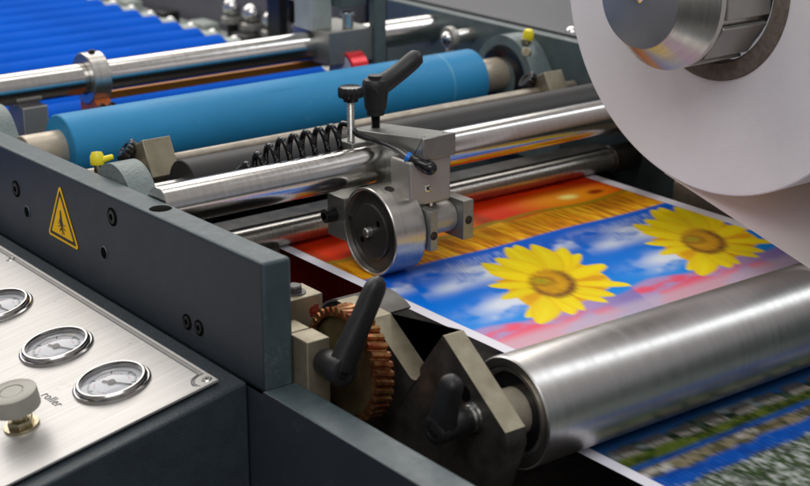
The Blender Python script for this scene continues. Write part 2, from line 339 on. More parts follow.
# warning triangle
SX = XO-.0004
def sgn(poly, t0, t1, bm): return prism(bm, poly, SX-t1, SX-t0)
def rtri(cy, cz, s, rad):
    pts = []
    for k in range(3):
        a = 90+120*k; px, pz = cy+(s-2*rad)*cos(radians(a)), cz+(s-2*rad)*sin(radians(a)); pts += arc(px, pz, rad, a-60, a+60, 5)
    return pts
cy, cz = 1.3139, -.4530
bm = BM(); sgn(rtri(cy, cz, .0372, .0026), 0, .0004, bm); sg = part('warning_sign', bm, 'signyellow', sf)
bm = BM(); sgn(rtri(cy, cz, .0322, .0012), .0004, .0006, bm); part('black_border', bm, 'signblack', sg)
bm = BM(); sgn(rtri(cy, cz, .0258, .0006), .0006, .0008, bm); part('yellow_field', bm, 'signyellow', sg)
bm = BM()
hx = lambda a, b: (cy-a*.001, cz+b*.001)     # pictogram drawn in mm, a to the right as the reader sees it
for poly in ([(-1.6, 13), (.4, 13.4), (1.3, 6), (3.0, 1.0), (2.2, -.8), (-.2, -1.6), (-2.6, .2), (-3.6, 2.6), (-4.3, 4.8), (-3.2, 5.0), (-2.2, 3.4)],
             [(-.6, -2.3), (.6, -2.4), (1.2, -7.5), (.1, -7.8)], [(1.2, -2.4), (2.2, -2.0), (4.4, -6.6), (3.4, -7.2)],
             [(-1.2, -2.2), (-2.0, -1.8), (-4.2, -5.4), (-3.4, -6.0)], [(2.4, -1.2), (3.0, -.4), (6.6, -2.4), (6.0, -3.2)],
             [(-2.6, -1.2), (-3.0, -.4), (-6.4, -1.4), (-6.0, -2.2)], [(-2.2, -2.2), (0, -1.5), (2.2, -2.2), (1.4, -3.6), (-1.4, -3.6)],
             [(-6.8, .9), (-4.6, .7), (-4.6, 1.4), (-6.8, 1.6)], [(4.2, 1.4), (6.8, 1.2), (6.8, 1.9), (4.2, 2.1)]):
    sgn([hx(a*1.22, b*1.12-2.8) for a, b in poly], .0008, .0010, bm)
part('hand_pictogram', bm, 'signblack', sg)

# ------------------------------------------------------------------ control console
cs = thing('control_console', 'sloping console with brushed metal panel, round gauges and a grey knob', 'console', (.45, 1.2, -1.2))
A = Vector((.5798, 1.0023, -.4999)); ax = Vector((-1, 0, -.2)).normalized(); nz = Vector((-.2, 0, 1)).normalized()
PM = Matrix((ax, Vector((0, 1, 0)), nz)).transposed().to_4x4(); PM.translation = A     # local (a down the slope, b away, h out of the panel)
bm = BM(); w_ = sqrt(1.04)
prism(bm, [(-.0035, 0), (-.0175, 0)] if 0 else [(.5965, -1.2), (.5965, -.5005), (.594, -.4995), (.0, -.4999-.2*.585-.0035), (0, -1.2)], .9868, 2.6, axis='y')
hs = part('housing', bm, 'textured', cs, .0075, 4, angle=50)
bm = BM(); box(bm, 0, .46, 0, 1.5, -.0005, .0016, PM); pn = part('panel', bm, 'panel', cs, .0004, 1)
# engraved border: three lines with quarter rings round the corner screw
def stroke(bm, pts, wd, h0=.0016, h1=.0018):
    n = len(pts); L, R = [], []
    for i, (a, b) in enumerate(pts):
        p, q = pts[max(i-1, 0)], pts[min(i+1, n-1)]; d = Vector((q[0]-p[0], q[1]-p[1])).normalized(); nn = Vector((-d.y, d.x))*wd/2
        L.append((a+nn.x, b+nn.y)); R.append((a-nn.x, b-nn.y))
    va = [[bm.verts.new(PM @ Vector((*p, h))) for p in L] for h in (h1,)][0]; vb = [bm.verts.new(PM @ Vector((*p, h1))) for p in R]
    for i in range(n-1): bm.faces.new((va[i], va[i+1], vb[i+1], vb[i]))
bm = BM()
for k, (off, wd) in enumerate(((.0035, .0007), (.0050, .0005), (.0066, .0010))):
    rr = .0075+off*.72
    sc = (.0062, .0082)
    b0 = sc[1]+sqrt(max(rr**2-(sc[0]-off)**2, 0)); stroke(bm, [(off, 1.5), (off, b0)], wd)
    a0 = sc[0]+sqrt(max(rr**2-(sc[1]-off)**2, 0))
    st = atan2(b0-sc[1], off-sc[0]); en = atan2(off-sc[1], a0-sc[0])
    stroke(bm, [(sc[0]+rr*cos(st+(en-st)*i/20), sc[1]+rr*sin(st+(en-st)*i/20)) for i in range(21)], wd)
    if k == 0: pass
part('engraved_border', bm, 'ink', pn)
for (a, b) in ((.0062, .0082), (.0082, .373)):
    bm = BM(); F = PM @ Matrix.Translation((a, b, .0016)); lathe(bm, [(0, .0009), (.0034, .0009), (.0042, .0002), (.0043, 0)], F, 36); s = part('panel_screw', bm, 'zinc', pn)
    bm = BM()
    for rot in (0, 90):
        box(bm, -.0022, .0022, -.00045, .00045, .0009, .0011, F @ Matrix.Rotation(radians(rot+20), 4, 'Z'))
    part('cross_slot', bm, 'bolt', s)
def gauge(a, b, val, lab):
    F = PM @ Matrix.Translation((a, b, .0016)); R_ = .0318
    bm = BM(); lathe(bm, [(R_, 0), (R_, .0014), (R_-.0012, .0022), (R_-.0024, .0022), (R_-.0030, .0034), (R_-.0030, .0046), (R_-.0042, .0058), (R_-.0058, .0058), (R_-.0064, .0046), (R_-.0066, .0004)], F, 80)
    g = part('pressure_gauge', bm, 'bezel', cs, angle=25, label=lab)
    bm = BM(); lathe(bm, [(0, .0006), (R_-.0064, .0006)], F, 64); part('dial', bm, 'dialwhite', g)
    bm = BM()
    for i in range(0, 51):
        t = radians(-225+270*i/50+180); L = .0042 if i % 10 == 0 else .0022
        r0 = .0205; u = Vector((cos(t), sin(t), 0)); v = Vector((-sin(t), cos(t), 0))*(.00030 if i % 10 else .0006)
        q = [F @ (u*r0+v+Vector((0, 0, .0008))), F @ (u*r0-v+Vector((0, 0, .0008))), F @ (u*(r0-L)-v+Vector((0, 0, .0008))), F @ (u*(r0-L)+v+Vector((0, 0, .0008)))]
        bm.faces.new([bm.verts.new(p) for p in q])
    part('scale_marks', bm, 'ink', g)
    bm = BM()
    for i in range(0, 50, 2):
        if i % 10 in (0, 8): continue
        t = radians(-225+270*i/50+180); u = Vector((cos(t), sin(t), 0)); v = Vector((-sin(t), cos(t), 0))*.0004
        q = [F @ (u*.0150+v+Vector((0, 0, .0008))), F @ (u*.0150-v+Vector((0, 0, .0008))), F @ (u*.0138-v+Vector((0, 0, .0008))), F @ (u*.0138+v+Vector((0, 0, .0008)))]
        bm.faces.new([bm.verts.new(p) for p in q])
    part('inner_scale', bm, 'dialred', g)
    bm = BM(); prism(bm, [(-.009, -.0014), (-.009, .0014), (0, .0010), (.0195, .0004), (.0195, -.0004), (0, -.0010)], .0016, .0020, F @ Matrix.Rotation(radians(val), 4, 'Z'))
    lathe(bm, [(0, .0030), (.0030, .0030), (.0034, .0022), (.0034, .0008)], F, 24); part('needle', bm, 'bolt', g)
    bm = BM(); lathe(bm, [(0, .0046), (R_-.0070, .0044), (R_-.0064, .0040)], F, 64); part('glass', bm, 'glass', g)
gauge(.0600, .0670, -118, 'gauge beside the front corner of the console panel')
gauge(.0618, .1640, -112, 'middle gauge of the row')
gauge(.0620, .2830, -100, 'gauge cut by the picture edge')
F = PM @ Matrix.Translation((.1390, .0690, .0016))
bm = BM(); lathe(bm, [(0, .0315), (.0085, .0315), (.0087, .0309), (.0092, .0309), (.0095, .0318), (.0180, .0318), (.0192, .0312), (.0197, .0300), (.0197, .0182), (.0190, .0170), (.006, .0170)], F, 90,
                lambda t, r: r-(.0004*abs(sin(20*t)) if r > .0192 else 0))
kb = part('air_knob', bm, 'knob', cs, angle=30)
bm = BM(); lathe(bm, [(.0060, .018), (.0060, .0125), (.0078, .0122), (.0078, .0100), (.0062, .0098), (.0062, .004)], F, 32); part('stem', bm, 'ochrebrass', kb)
bm = BM(); lathe(bm, [(.004, .0072), (.0098, .0072), (.0108, .0062), (.0108, .0020), (.004, .0020)], F, 6); part('hexagon_nut', bm, 'ochrebrass', kb, .0004)
bm = BM(); lathe(bm, [(.004, .0021), (.0138, .0021), (.0142, .0015), (.0142, 0)], F, 48); part('washer', bm, 'ochrebrass', kb)
# printed word beside the knob
tx = bpy.data.curves.new('lettering', 'FONT'); tx.body = "roller"; tx.size = .0112; tx.shear = .12; tx.space_character = 1.12; tx.extrude = .00008
to = bpy.data.objects.new('lettering_curve', tx); C.objects.link(to)
dg = bpy.context.evaluated_depsgraph_get(); me = bpy.data.meshes.new_from_object(to.evaluated_get(dg)); bpy.data.objects.remove(to)
TM = PM @ Matrix.Translation((.1075, .1010, .0018)) @ Matrix(((0, -1, 0, 0), (-1, 0, 0, 0), (0, 0, 1, 0), (0, 0, 0, 1)))
bm = BM(); bm.from_mesh(me)
for v in bm.verts: v.co = TM @ v.co
part('lettering', bm, 'ink', pn)

# ------------------------------------------------------------------ printed web: one sheet, ink laid out as a colour grid
def lin(c):
    c = np.asarray(c, float)/255.; return np.where(c <= .04045, c/12.92, ((c+.055)/1.055)**2.4)
rng = np.random.default_rng(5)
def vnoise(U, V, su, sv, oct=4, seed=0):
    out = np.zeros_like(U); amp = 1.; tot = 0
    r = np.random.default_rng(seed)
    for o in range(oct):
        G = r.random((97, 89)); a = U*su*2**o+r.random()*50; b_ = V*sv*2**o+r.random()*50
        i = np.floor(a).astype(int); j = np.floor(b_).astype(int); fa = a-i; fb = b_-j; fa = fa*fa*(3-2*fa); fb = fb*fb*(3-2*fb)
        g = lambda p, q: G[p % 97, q % 89]
        out += amp*((g(i, j)*(1-fa)+g(i+1, j)*fa)*(1-fb)+(g(i, j+1)*(1-fa)+g(i+1, j+1)*fa)*fb); tot += amp; amp *= .5
    return out/tot
def sstep(a, b, x): t = np.clip((x-a)/(b-a), 0, 1); return t*t*(3-2*t)
def mixc(c, col, k): return c*(1-k[..., None])+(lin(col) if not isinstance(col, np.ndarray) else col)*k[..., None]
WX0, WX1 = .799, 1.2235
def upper_ink(X, Y):
    """X across the web, Y up the web: sunset over wheat, then two sunflowers on blue sky"""
    c = np.zeros(X.shape+(3,))
    Xt = (X-.7955-.378*(Y-.970)+.002) % .203               # the picture repeats every 203 mm, slightly out of square
    sky = vnoise(X, Y, 14, 26, 5, 1)
    c[:] = lin((0, 120, 226)); c = mixc(c, (0, 96, 210), sstep(1.02, 1.12, Y)); c = mixc(c, (8, 150, 240), sstep(1.03, .95, Y)*.8)
    cl = vnoise(Xt, Y, 30, 42, 5, 2)
    for (px, py, rx, ry, s) in ((.080, 1.078, .030, .018, 1), (.036, 1.062, .026, .012, .6), (.080, 1.000, .040, .016, .9), (.022, 1.100, .030, .010, .35), (.185, 1.09, .030, .012, .7), (.055, .978, .018, .006, .5), (.115, 1.06, .03, .015, .8)):
        d = ((Xt-px)/rx)**2+((Y-py)/ry)**2; k = np.exp(-d*.9)*sstep(.34, .60, cl)*s; c = mixc(c, (228, 236, 246), np.clip(k*1.35, 0, .95))
    # pale lettering block blurred by the run of the web
    tb = (sstep(.0, .003, Xt-.046)*sstep(.0, .003, .130-Xt))*(sstep(1.060, 1.066, Y)*sstep(1.118, 1.112, Y))
    tn = vnoise(Xt, Y, 420, 40, 2, 3); row = .5+.5*np.sin((Xt)*2*pi/.0042)
    c = mixc(c, (220, 232, 245), tb*sstep(.42, .75, tn*.7+row*.35)*.38)
    # pink blossom field at the foot
    pk = sstep(.966, .958, Y-.006*np.sin(Xt*60)); n = vnoise(Xt, Y, 26, 60, 4, 4)
    field = np.zeros_like(c); field[:] = lin((178, 150, 200)); field = mixc(field, (238, 92, 120), sstep(.45, .62, n)); field = mixc(field, (130, 120, 190), sstep(.14, .19, Xt)*.8)
    field = mixc(field, (205, 190, 205), sstep(.944, .925, Y)*.7)
    c = c*(1-pk[..., None])+field*pk[..., None]
    # sunflowers: outline of the petal tips round a tilted oval heart
    TIPS = [(.9302, 1.0923), (.9471, 1.0957), (.973, 1.1144), (.9828, 1.1152), (1.002, 1.1043), (1.0138, 1.0833), (1.0177, 1.0567), (1.0165, 1.0235), (.9970, .9680), (.9669, .9594), (.9501, .9507), (.9216, .948), (.9024, .9488), (.871, .9459), (.8704, .9631), (.8807, 1.0072), (.8918, 1.0387), (.9151, 1.0688)]
    C0 = np.array((.9430, 1.0110)); edge = .9985+.378*(Y-.970)
    for off in (0., .2030):
        ok = (X < edge+(0 if off == 0 else 9)).astype(float)*(X > C0[0]+off-.12)
        dx, dy = X-C0[0]-off, Y-C0[1]; r = np.hypot(dx, dy); th = np.arctan2(dy, dx)
        T = (np.array(TIPS)-C0)*1.04; ta = np.arctan2(T[:, 1], T[:, 0]); tr_ = np.hypot(T[:, 0], T[:, 1]); o_ = np.argsort(ta); ta, tr_ = ta[o_], tr_[o_]
        Rt = np.interp(th, np.concatenate([[ta[-1]-2*pi], ta, [ta[0]+2*pi]]), np.concatenate([[tr_[-1]], tr_, [tr_[0]]]))
        ray = vnoise(th*3, r*4, 7, 6, 3, 31)
        body = sstep(0, .002, Rt*.76-r)*ok; bc = lin((236, 176, 4))*np.ones_like(c); bc = mixc(bc, (250, 216, 6), sstep(.4, .6, ray)); bc = mixc(bc, (214, 142, 4), sstep(.055, .03, r)*.5)
        c = c*(1-body[..., None])+bc*body[..., None]
        rr = random.Random(11); pet = []
        for lay in (0, 1):
            n_ = len(ta)
            for k in range(n_):
                if lay == 0: a = (ta[k]+(ta[(k+1) % n_]+(2*pi if k == n_-1 else 0)))/2; L_ = min(tr_[k], tr_[(k+1) % n_])*rr.uniform(.74, .92)
                else: a = ta[k]; L_ = tr_[k]*1.02
                pet.append((lay, a+rr.uniform(-.05, .05), L_, .0122*rr.uniform(.80, 1.30)*(L_/.08)**.6*(1 if lay else .8), rr.uniform(-1.6, 1.6), rr.random()))
        for lay, a, Lp, wd, bend, tone in pet:
            s = dx*cos(a)+dy*sin(a); q = -dx*sin(a)+dy*cos(a)-bend*(s-Lp)*s*2
            t = np.clip(s/Lp, 0, 1); half = wd*np.clip(np.sin(np.clip(t, 0, 1)**1.5*pi), 0, 1)**.6*(1-.15*t)
            inside = sstep(0, .0010, half-np.abs(q))*(s > .2*Lp)*(s < Lp)*ok; sh = np.abs(q)/(half+1e-6)
            col = lin((255, 226, 0))*(.86+.14*tone)*np.ones_like(c) if lay else lin((232, 168, 2))*np.ones_like(c)
            col = mixc(col, (236, 172, 2), np.clip(sstep(.55, 1., sh)*.45+sstep(.50, .25, t)*.30, 0, 1)); col = mixc(col, (255, 244, 50), sstep(.4, .0, sh)*sstep(.4, .8, t)*.4*lay)
            c = c*(1-inside[..., None])+col*inside[..., None]
        u_ = (dx-.001)*.6+(dy-.003)*.8; v_ = (dx-.001)*.8-(dy-.003)*.6; hr = np.hypot(u_/.0385, v_/.0215); hn = vnoise(X, Y, 420, 260, 3, 6)
        k = sstep(1.18, .86, hr+.30*(hn-.5))*ok; hc = lin((206, 148, 8))*np.ones_like(c); hc = mixc(hc, (226, 172, 12), sstep(.42, .62, hn)*.7)
        dk = sstep(.62, .9, hr)*sstep(.012, -.03, u_)+sstep(.5, .95, hr)*sstep(-.004, .014, v_); hc = mixc(hc, (122, 76, 28), np.clip(dk, 0, .85)*(.6+.8*sstep(.3, .7, hn)))
        hc = mixc(hc, (150, 160, 30), sstep(.010, .002, np.hypot(dx+.004, dy-.014))*.8); hc = mixc(hc, (90, 74, 10), sstep(.004, .002, np.abs(np.hypot(dx+.004, dy-.014)-.011))*.4)
        c = c*(1-k[..., None])+hc*k[..., None]
    # band above: wheat, then sunset
    top = (Y > 1.127).astype(float)*sstep(1.1262, 1.1272, Y); Xs = (X-.925+.102) % .205
    wn = vnoise(X, Y, 260, 34, 4, 8); wn2 = vnoise(X, Y, 40, 30, 3, 9)
    wheat = np.zeros_like(c); wheat[:] = lin((232, 152, 10)); wheat = mixc(wheat, (170, 98, 8), sstep(.52, .70, wn)*.8); wheat = mixc(wheat, (255, 204, 40), sstep(.48, .34, wn)*.8)
    wheat = mixc(wheat, (176, 104, 8), sstep(.50, .72, wn2)*.4)
    sun = np.zeros_like(c); sun[:] = lin((232, 56, 6)); dgl = np.hypot((Xs-.115)/2.2, Y-1.205)
    sun = mixc(sun, (244, 150, 20), sstep(.044, .010, dgl)); sun = mixc(sun, (255, 236, 130), sstep(.012, .003, np.hypot((Xs-.115)/1.5, Y-1.208)))
    sun = mixc(sun, (170, 26, 16), sstep(1.225, 1.262, Y)*sstep(.35, .6, vnoise(X, Y, 22, 60, 3, 12)))
    sun = mixc(sun, (150, 44, 12), sstep(.010, .003, np.hypot((Xs-.152)/1.6, Y-1.204)))
    sun = mixc(sun, (60, 34, 12), sstep(.02, .0, np.abs(Xs-.19))*.5)
    g = sstep(.0055, .002, np.abs(Y-1.183-.003*np.sin(Xs*40))); hi = sstep(1.178, 1.184, Y+.003*np.sin(Xs*55))
    band = wheat*(1-hi[..., None])+sun*hi[..., None]; band = mixc(band, (150, 140, 20), g*.85)
    c = c*(1-top[..., None])+band*top[..., None]
    return c
def lower_ink(X, S):
    """S: distance past the nip. farm houses under wooded hills, a river bank, blue water, a bed of small white flowers"""
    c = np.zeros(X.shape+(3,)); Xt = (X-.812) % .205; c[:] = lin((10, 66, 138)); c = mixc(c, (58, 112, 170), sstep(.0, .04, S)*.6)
    n = vnoise(X, S, 90, 150, 5, 21); n2 = vnoise(X, S, 34, 90, 4, 22); fine = vnoise(X, S, 420, 300, 3, 23); big = vnoise(X, S*0, 26, 1, 4, 24)
    def lay(c, k, *cols):
        a = np.zeros_like(c); a[:] = lin(cols[0])
        for col, m_ in cols[1:]: a = mixc(a, col, np.clip(m_, 0, 1))
        return c*(1-k[..., None])+a*k[..., None]
    c = lay(c, sstep(0, .004, S-(.026+.024*big)), (70, 84, 70), ((34, 46, 34), sstep(.42, .56, n)), ((150, 158, 160), sstep(.60, .70, n2)*.8))
    hs_ = (np.abs(((Xt*1.0) % .034)-.017) < .0105+.003*big)*(S > .044-.006*big)*(S < .058)
    c = lay(c, hs_.astype(float)*.9, (170, 164, 152), ((96, 92, 88), sstep(.051, .050, S)), ((60, 58, 54), sstep(.56, .62, fine)*.8))
    c = lay(c, sstep(.056, .060, S+.008*(n2-.5)), (98, 116, 44), ((52, 70, 28), sstep(.46, .58, n)), ((150, 150, 70), sstep(.60, .72, fine)*.5))
    c = lay(c, sstep(.0705, .0715, S), (22, 84, 168), ((16, 66, 140), sstep(.4, .6, n2)))
    c = lay(c, sstep(.0765, .0800, S+.006*(n-.5)), (150, 140, 112), ((96, 92, 64), sstep(.44, .56, n)), ((206, 202, 192), sstep(.55, .66, n2)), ((48, 52, 34), sstep(.62, .70, fine)))
    row = .5+.5*np.sin(X*2*pi/.0055)
    c = lay(c, sstep(.092, .096, S+.012*(n2-.5)), (14, 88, 190), ((120, 164, 216), sstep(.62, .85, fine*.6+row*.35)*.6), ((8, 62, 150), sstep(.5, .6, n)*.5))
    c = lay(c, sstep(.112, .117, S+.012*(n2-.5)), (62, 82, 44), ((200, 204, 200), sstep(.50, .60, fine)), ((36, 50, 28), sstep(.56, .66, n)*.7))
    return c*.70  # whole picture dimmed: the press roller's shadow is put into the ink
# centre line of the web in the (y, z) plane
RY, RZ, RR = .8367, -.511, .045
path = [(1.272, -.60), (1.272, -.512), (1.268, -.505), (1.262, -.502)]
ys = np.arange(1.261, .904, -.0008); path += [(float(y), -.502) for y in ys]
rw = RR+.0008; yb = RY+rw
path += [(yb+.020*(1-sin(t))+0, -.522+.020*cos(t)) for t in [radians(90*i/14) for i in range(1, 14)]]
path += [(RY+rw*cos(t), RZ+rw*sin(t)) for t in [radians(-14-76*i/24) for i in range(25)]]
yend = RY; path += [(float(y), RZ-rw) for y in np.arange(yend-.0008, .60, -.0008)]
path = np.array(path); seg = np.hypot(*np.diff(path, axis=0).T); S = np.concatenate([[0], np.cumsum(seg)])
i0 = int(np.argmin(np.abs(path[:, 0]-1.261))); Yl = 1.261-(S-S[i0])            # unrolled coordinate
nx = 500; xs = np.linspace(WX0, WX1, nx)
X, Y = np.meshgrid(xs, Yl); X0_, Y0_ = X.copy(), Y.copy()
ui = upper_ink(X, Y)
Sb = S - S[int(np.argmax((path[:, 1] < RZ-rw+1e-6) & (path[:, 0] <= yend)))]   # distance from the foot of the roller
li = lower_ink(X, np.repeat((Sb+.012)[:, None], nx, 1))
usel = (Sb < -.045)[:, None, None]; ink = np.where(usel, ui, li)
# softened slightly along the run of the sheet
def smear(a, k): pad = np.pad(a, ((k//2, k//2), (0, 0), (0, 0)), mode='edge'); return sum(pad[i:i+len(Yl)] for i in range(k))/k
ink = np.where(usel, smear(ink, 7), smear(ink, 9)); ink[:, 1:-1] = (ink[:, :-2]+2*ink[:, 1:-1]+ink[:, 2:])/4
mg = sstep(WX0+.0115, WX0+.0122, X)*sstep(WX1-.0135, WX1-.0142, X); ink = ink*mg[..., None]+lin((232, 230, 238))*(1-mg[..., None])
nv = len(Yl)
co = np.zeros((nv, nx, 3)); co[..., 0] = X; co[..., 1] = path[:, 0][:, None]; co[..., 2] = path[:, 1][:, None]
co[..., 2] += .0006*np.sin(X*37)*sstep(.93, 1.0, co[..., 1])*(co[..., 2] > -.51)
org = Vector((1.01, 1.05, -.502)); co -= np.array(org)
idx = np.arange(nv*nx).reshape(nv, nx); fc = np.stack([idx[:-1, :-1], idx[:-1, 1:], idx[1:, 1:], idx[1:, :-1]], -1).reshape(-1, 4)
me = bpy.data.meshes.new('printed_web'); me.vertices.add(nv*nx); me.vertices.foreach_set('co', co.ravel())
me.loops.add(fc.size); me.loops.foreach_set('vertex_index', fc.ravel()); me.polygons.add(len(fc))
me.polygons.foreach_set('loop_start', np.arange(0, fc.size, 4)); me.polygons.foreach_set('loop_total', np.full(len(fc), 4))
me.update(); me.validate()
at = me.color_attributes.new('ink', 'FLOAT_COLOR', 'POINT'); rgba = np.ones((nv*nx, 4)); rgba[:, :3] = ink.reshape(-1, 3); at.data.foreach_set('color', rgba.ravel())
me.polygons.foreach_set('use_smooth', [True]*len(me.polygons)); me.materials.append(M['print'])
wb = bpy.data.objects.new('printed_web', me); C.objects.link(wb); wb.location = (org.x, org.y, org.z+Z0)
sd = wb.modifiers.new('thickness', 'SOLIDIFY'); sd.thickness = .0003
tag(wb, 'glossy printed paper web of yellow sunflowers on blue sky running under the rollers', 'printed sheet')

# ------------------------------------------------------------------ big steel press roller
pr = thing('press_roller', 'large turned steel roller in the foreground pressing on the printed sheet', 'roller', (.738, RY, RZ))
bm = BM(); L = .54
lathe(bm, [(RR-.0080, .010), (RR-.0080, .0006), (RR-.0062, 0), (RR-.0012, 0), (RR, .0012), (RR, L), (0, L)], AX(.738, RY, RZ), 160); part('roller_shell', bm, 'roller', pr, angle=30)
bm = BM(); lathe(bm, [(.0320, .0060), (.0325, .0022), (.0345, .0014), (.0364, .0014), (.0368, .010)], AX(.738, RY, RZ), 96); part('bearing_race', bm, 'greydark', pr)
bm = BM(); lathe(bm, [(.010, .0062), (.0315, .0056), (.0330, .0060), (.0370, .0085)], AX(.738, RY, RZ), 96); part('end_disc', bm, 'gloss', pr)
bm = BM(); cylx(bm, .700+.0215, .752, RY, RZ, .0195, .0012, 72); part('journal', bm, 'journal', pr)

# ------------------------------------------------------------------ V notched roller bracket
vb = thing('roller_bracket', 'dark steel bracket with a V notch and tan edges holding the big roller', 'bracket', (.71, .9, -.7))
prof = [(.868, -.4480), (.874, -.4470)] + [(.905, -.4900)]+arc(.9112, -.4885, .0070, 215, 305, 8)+[(.9610, -.4650), (.9640, -.4630), (1.010, -.4610), (1.010, -.640), (.860, -.640), (.812, -.575), (.793, -.520), (.796, -.5030), (.799, -.5010)]
prof = [(.8705, -.4490), (.8718, -.4490), (.8998, -.4850)] + arc(.9085, -.4890, .0090, 165, 300, 10)[1:] + [(.9605, -.4660), (.9630, -.4636), (1.012, -.4625), (1.012, -.640), (.860, -.640), (.812, -.560), (.7955, -.515), (.7975, -.5022)]
bm = BM(); prism(bm, prof, .700, .7195); vp = part('notched_plate', bm, 'darksteel', vb, .0009, 2)
vp.data.materials.append(M['tan'])
for p in vp.data.polygons:
    if abs(p.normal.x) < .5 and p.normal.z > .3: p.material_index = 1
bm = BM(); lathe(bm, [(0, .0006), (.0060, .0006), (.0064, 0)], frame((-1, 0, 0), (.700, .8445, -.4870)), 30); part('slot', bm, 'hole', vb)
bm = BM(); prism(bm, [(.9085, -.4660), (.9420, -.4790), (.9600, -.60), (.9085, -.60)], .7202, .7330); part('spacer_block', bm, 'greydark', vb, .001)
# its locking lever (axis along x)
lv = BM()
def handle(bm, hub, axis, tipd, L, r0, hubL, w0=.0085, w1=.0072, lift=.0):
    """indexed clamping lever: conical hub on axis, tapering grip leaving its head"""
    hub, axis, tipd = Vector(hub), Vector(axis).normalized(), Vector(tipd).normalized()
    lathe(bm, [(0, 0), (r0*.80, 0), (r0*.86, .0012), (r0, hubL*.55), (r0*1.06, hubL*.80), (r0*.98, hubL*.97), (r0*.8, hubL), (r0*.55, hubL), (r0*.52, hubL-.0012), (0, hubL-.0012)], frame(axis, hub), 48)
    top = hub+axis*(hubL*.74)
    side = axis.cross(tipd).normalized(); n = 22; rings = []
    for i in range(n+1):
        t = i/n; p = top+tipd*(L*t)+axis*(lift*t)
        wv = w0*1.15*(1-t)+w1*t; h = w0*.95*(1-t)+w1*.86*t
        if t > .86: s = sqrt(max(0, 1-((t-.86)/.14)**2*.93)); wv *= s; h *= s
        if .3 < t < .8: wv *= 1-.05*sin((t-.3)/.5*pi)
        ring = []
        for k in range(20):
            a = 2*pi*k/20; cx_, sy_ = cos(a), sin(a); e_ = .62
            ring.append(bm.verts.new(p+side*(wv*abs(cx_)**e_*(1 if cx_ > 0 else -1))+axis*(h*abs(sy_)**e_*(1 if sy_ > 0 else -1))))
        rings.append(ring)
    for a, b in zip(rings, rings[1:]):
        for k in range(20): bm.faces.new((a[k], a[(k+1) % 20], b[(k+1) % 20], b[k]))
    bm.faces.new(rings[0][::-1]); bm.faces.new(rings[-1]); return bm
bm = BM(); handle(bm, (.6945, .8346, -.5030), (-1, 0, .0), (0, -.30, 1), .048, .0112, .034, .0095, .0080); hv = part('locking_lever', bm, 'plastic', vb, angle=50)
socket_screw(hv, (.6608, .8346, -.5030), (-1, 0, 0), .0052, 'lever_screw', .0004)
bm = BM(); lathe(bm, [(.004, 0), (.0118, 0), (.0122, .0008), (.0118, .0030), (.0102, .0036), (.0098, .006), (.004, .006)], frame((-1, 0, 0), (.7003, .8346, -.5030)), 40); part('steel_washer', bm, 'zinc', hv)

# ------------------------------------------------------------------ bronze worm gear
wg = thing('worm_gear', 'bronze worm gear with helical teeth smeared in red grease', 'gear', (.675, .9530, -.4950))
GY, GZ, GR = .9610, -.4960, .0485
def gear(bm, x0, x1, y, z, ro, ri, N, skew, throat):
    nw = 9; rings = []
    for j in range(nw):
        t = j/(nw-1); x = x0+(x1-x0)*t; th = throat*(1-(2*t-1)**2); ring = []
        for k in range(N*8):
            ph = (k % 8)/8; a = 2*pi*k/(N*8)+skew*(t-.5)
            f = (1, 1, 1, .70, 0, 0, .70, 1)[k % 8]
            r = ri+(ro-ri)*f-th*(1 if f > .5 else .6)
            ring.append(bm.verts.new((x, y+r*cos(a), z+r*sin(a))))
        rings.append(ring)
    n = N*8
    for a, b in zip(rings, rings[1:]):
        for k in range(n): bm.faces.new((a[k], a[(k+1) % n], b[(k+1) % n], b[k]))
    for ring, x in ((rings[0], x0), (rings[-1], x1)):
        inner = [bm.verts.new((x, y+(ri-.003)*cos(2*pi*k/n), z+(ri-.003)*sin(2*pi*k/n))) for k in range(n)]
        for k in range(n): bm.faces.new((ring[k], inner[k], inner[(k+1) % n], ring[(k+1) % n]))
    return bm
bm = BM(); gear(bm, .668, .6850, GY, GZ, GR, GR-.0044, 38, .10, .0010); part('tooth_ring', bm, 'brass', wg, angle=28)
bm = BM(); lathe(bm, [(0, 0), (.012, 0), (.012, .002), (GR-.0076, .0022), (GR-.0074, .0155), (0, .0155)], AX(.6695, GY, GZ), 64); part('gear_web', bm, 'gearface', wg)
bm = BM(); cylx(bm, .660, .699, GY, GZ, .009); part('gear_shaft', bm, 'darksteel', wg)

# ------------------------------------------------------------------ split clamp blocks and the black lever next to the gear
cb = thing('split_clamp', 'split nickel steel clamp with a black locking lever beside the bronze gear', 'clamp', (.645, .96, -.6))
bm = BM(); box(bm, .6275, .6820, 1.0060, 1.0360, -.640, -.4500); part('bearing_block', bm, 'tan', cb, .0008)
bm = BM(); box(bm, .6275, .6475, .9740, .9960, -.52, -.4620); part('upper_jaw', bm, 'tan', cb, .0007)
bm = BM(); box(bm, .6275, .6485, .9480, .9725, -.62, -.4620); part('lower_jaw', bm, 'tan', cb, .0007)
F = frame((0, 0, 1), (.6640, 1.0210, -.4500))
bm = BM(); lathe(bm, [(.010, 0), (.0100, .0008), (0, .0008)], F, 36); wa = part('bolt_washer', bm, 'greydark', cb)
bm = BM(); lathe(bm, [(0, .0065), (.0060, .0065), (.0072, .0055), (.0072, .0008), (0, .0008)], F, 6); part('hexagon_bolt', bm, 'greydark', wa)
bm = BM(); handle(bm, (.6420, .9475, -.4800), (0, -1, 0), (.52, 0, 1), .078, .0120, .030, .0090, .0078, .004); hv = part('locking_lever', bm, 'plastic', cb, angle=50)
socket_screw(hv, (.6420, .9178, -.4800), (0, -1, 0), .0060, 'lever_screw', .0004)
bm = BM(); rg = random.Random(4)
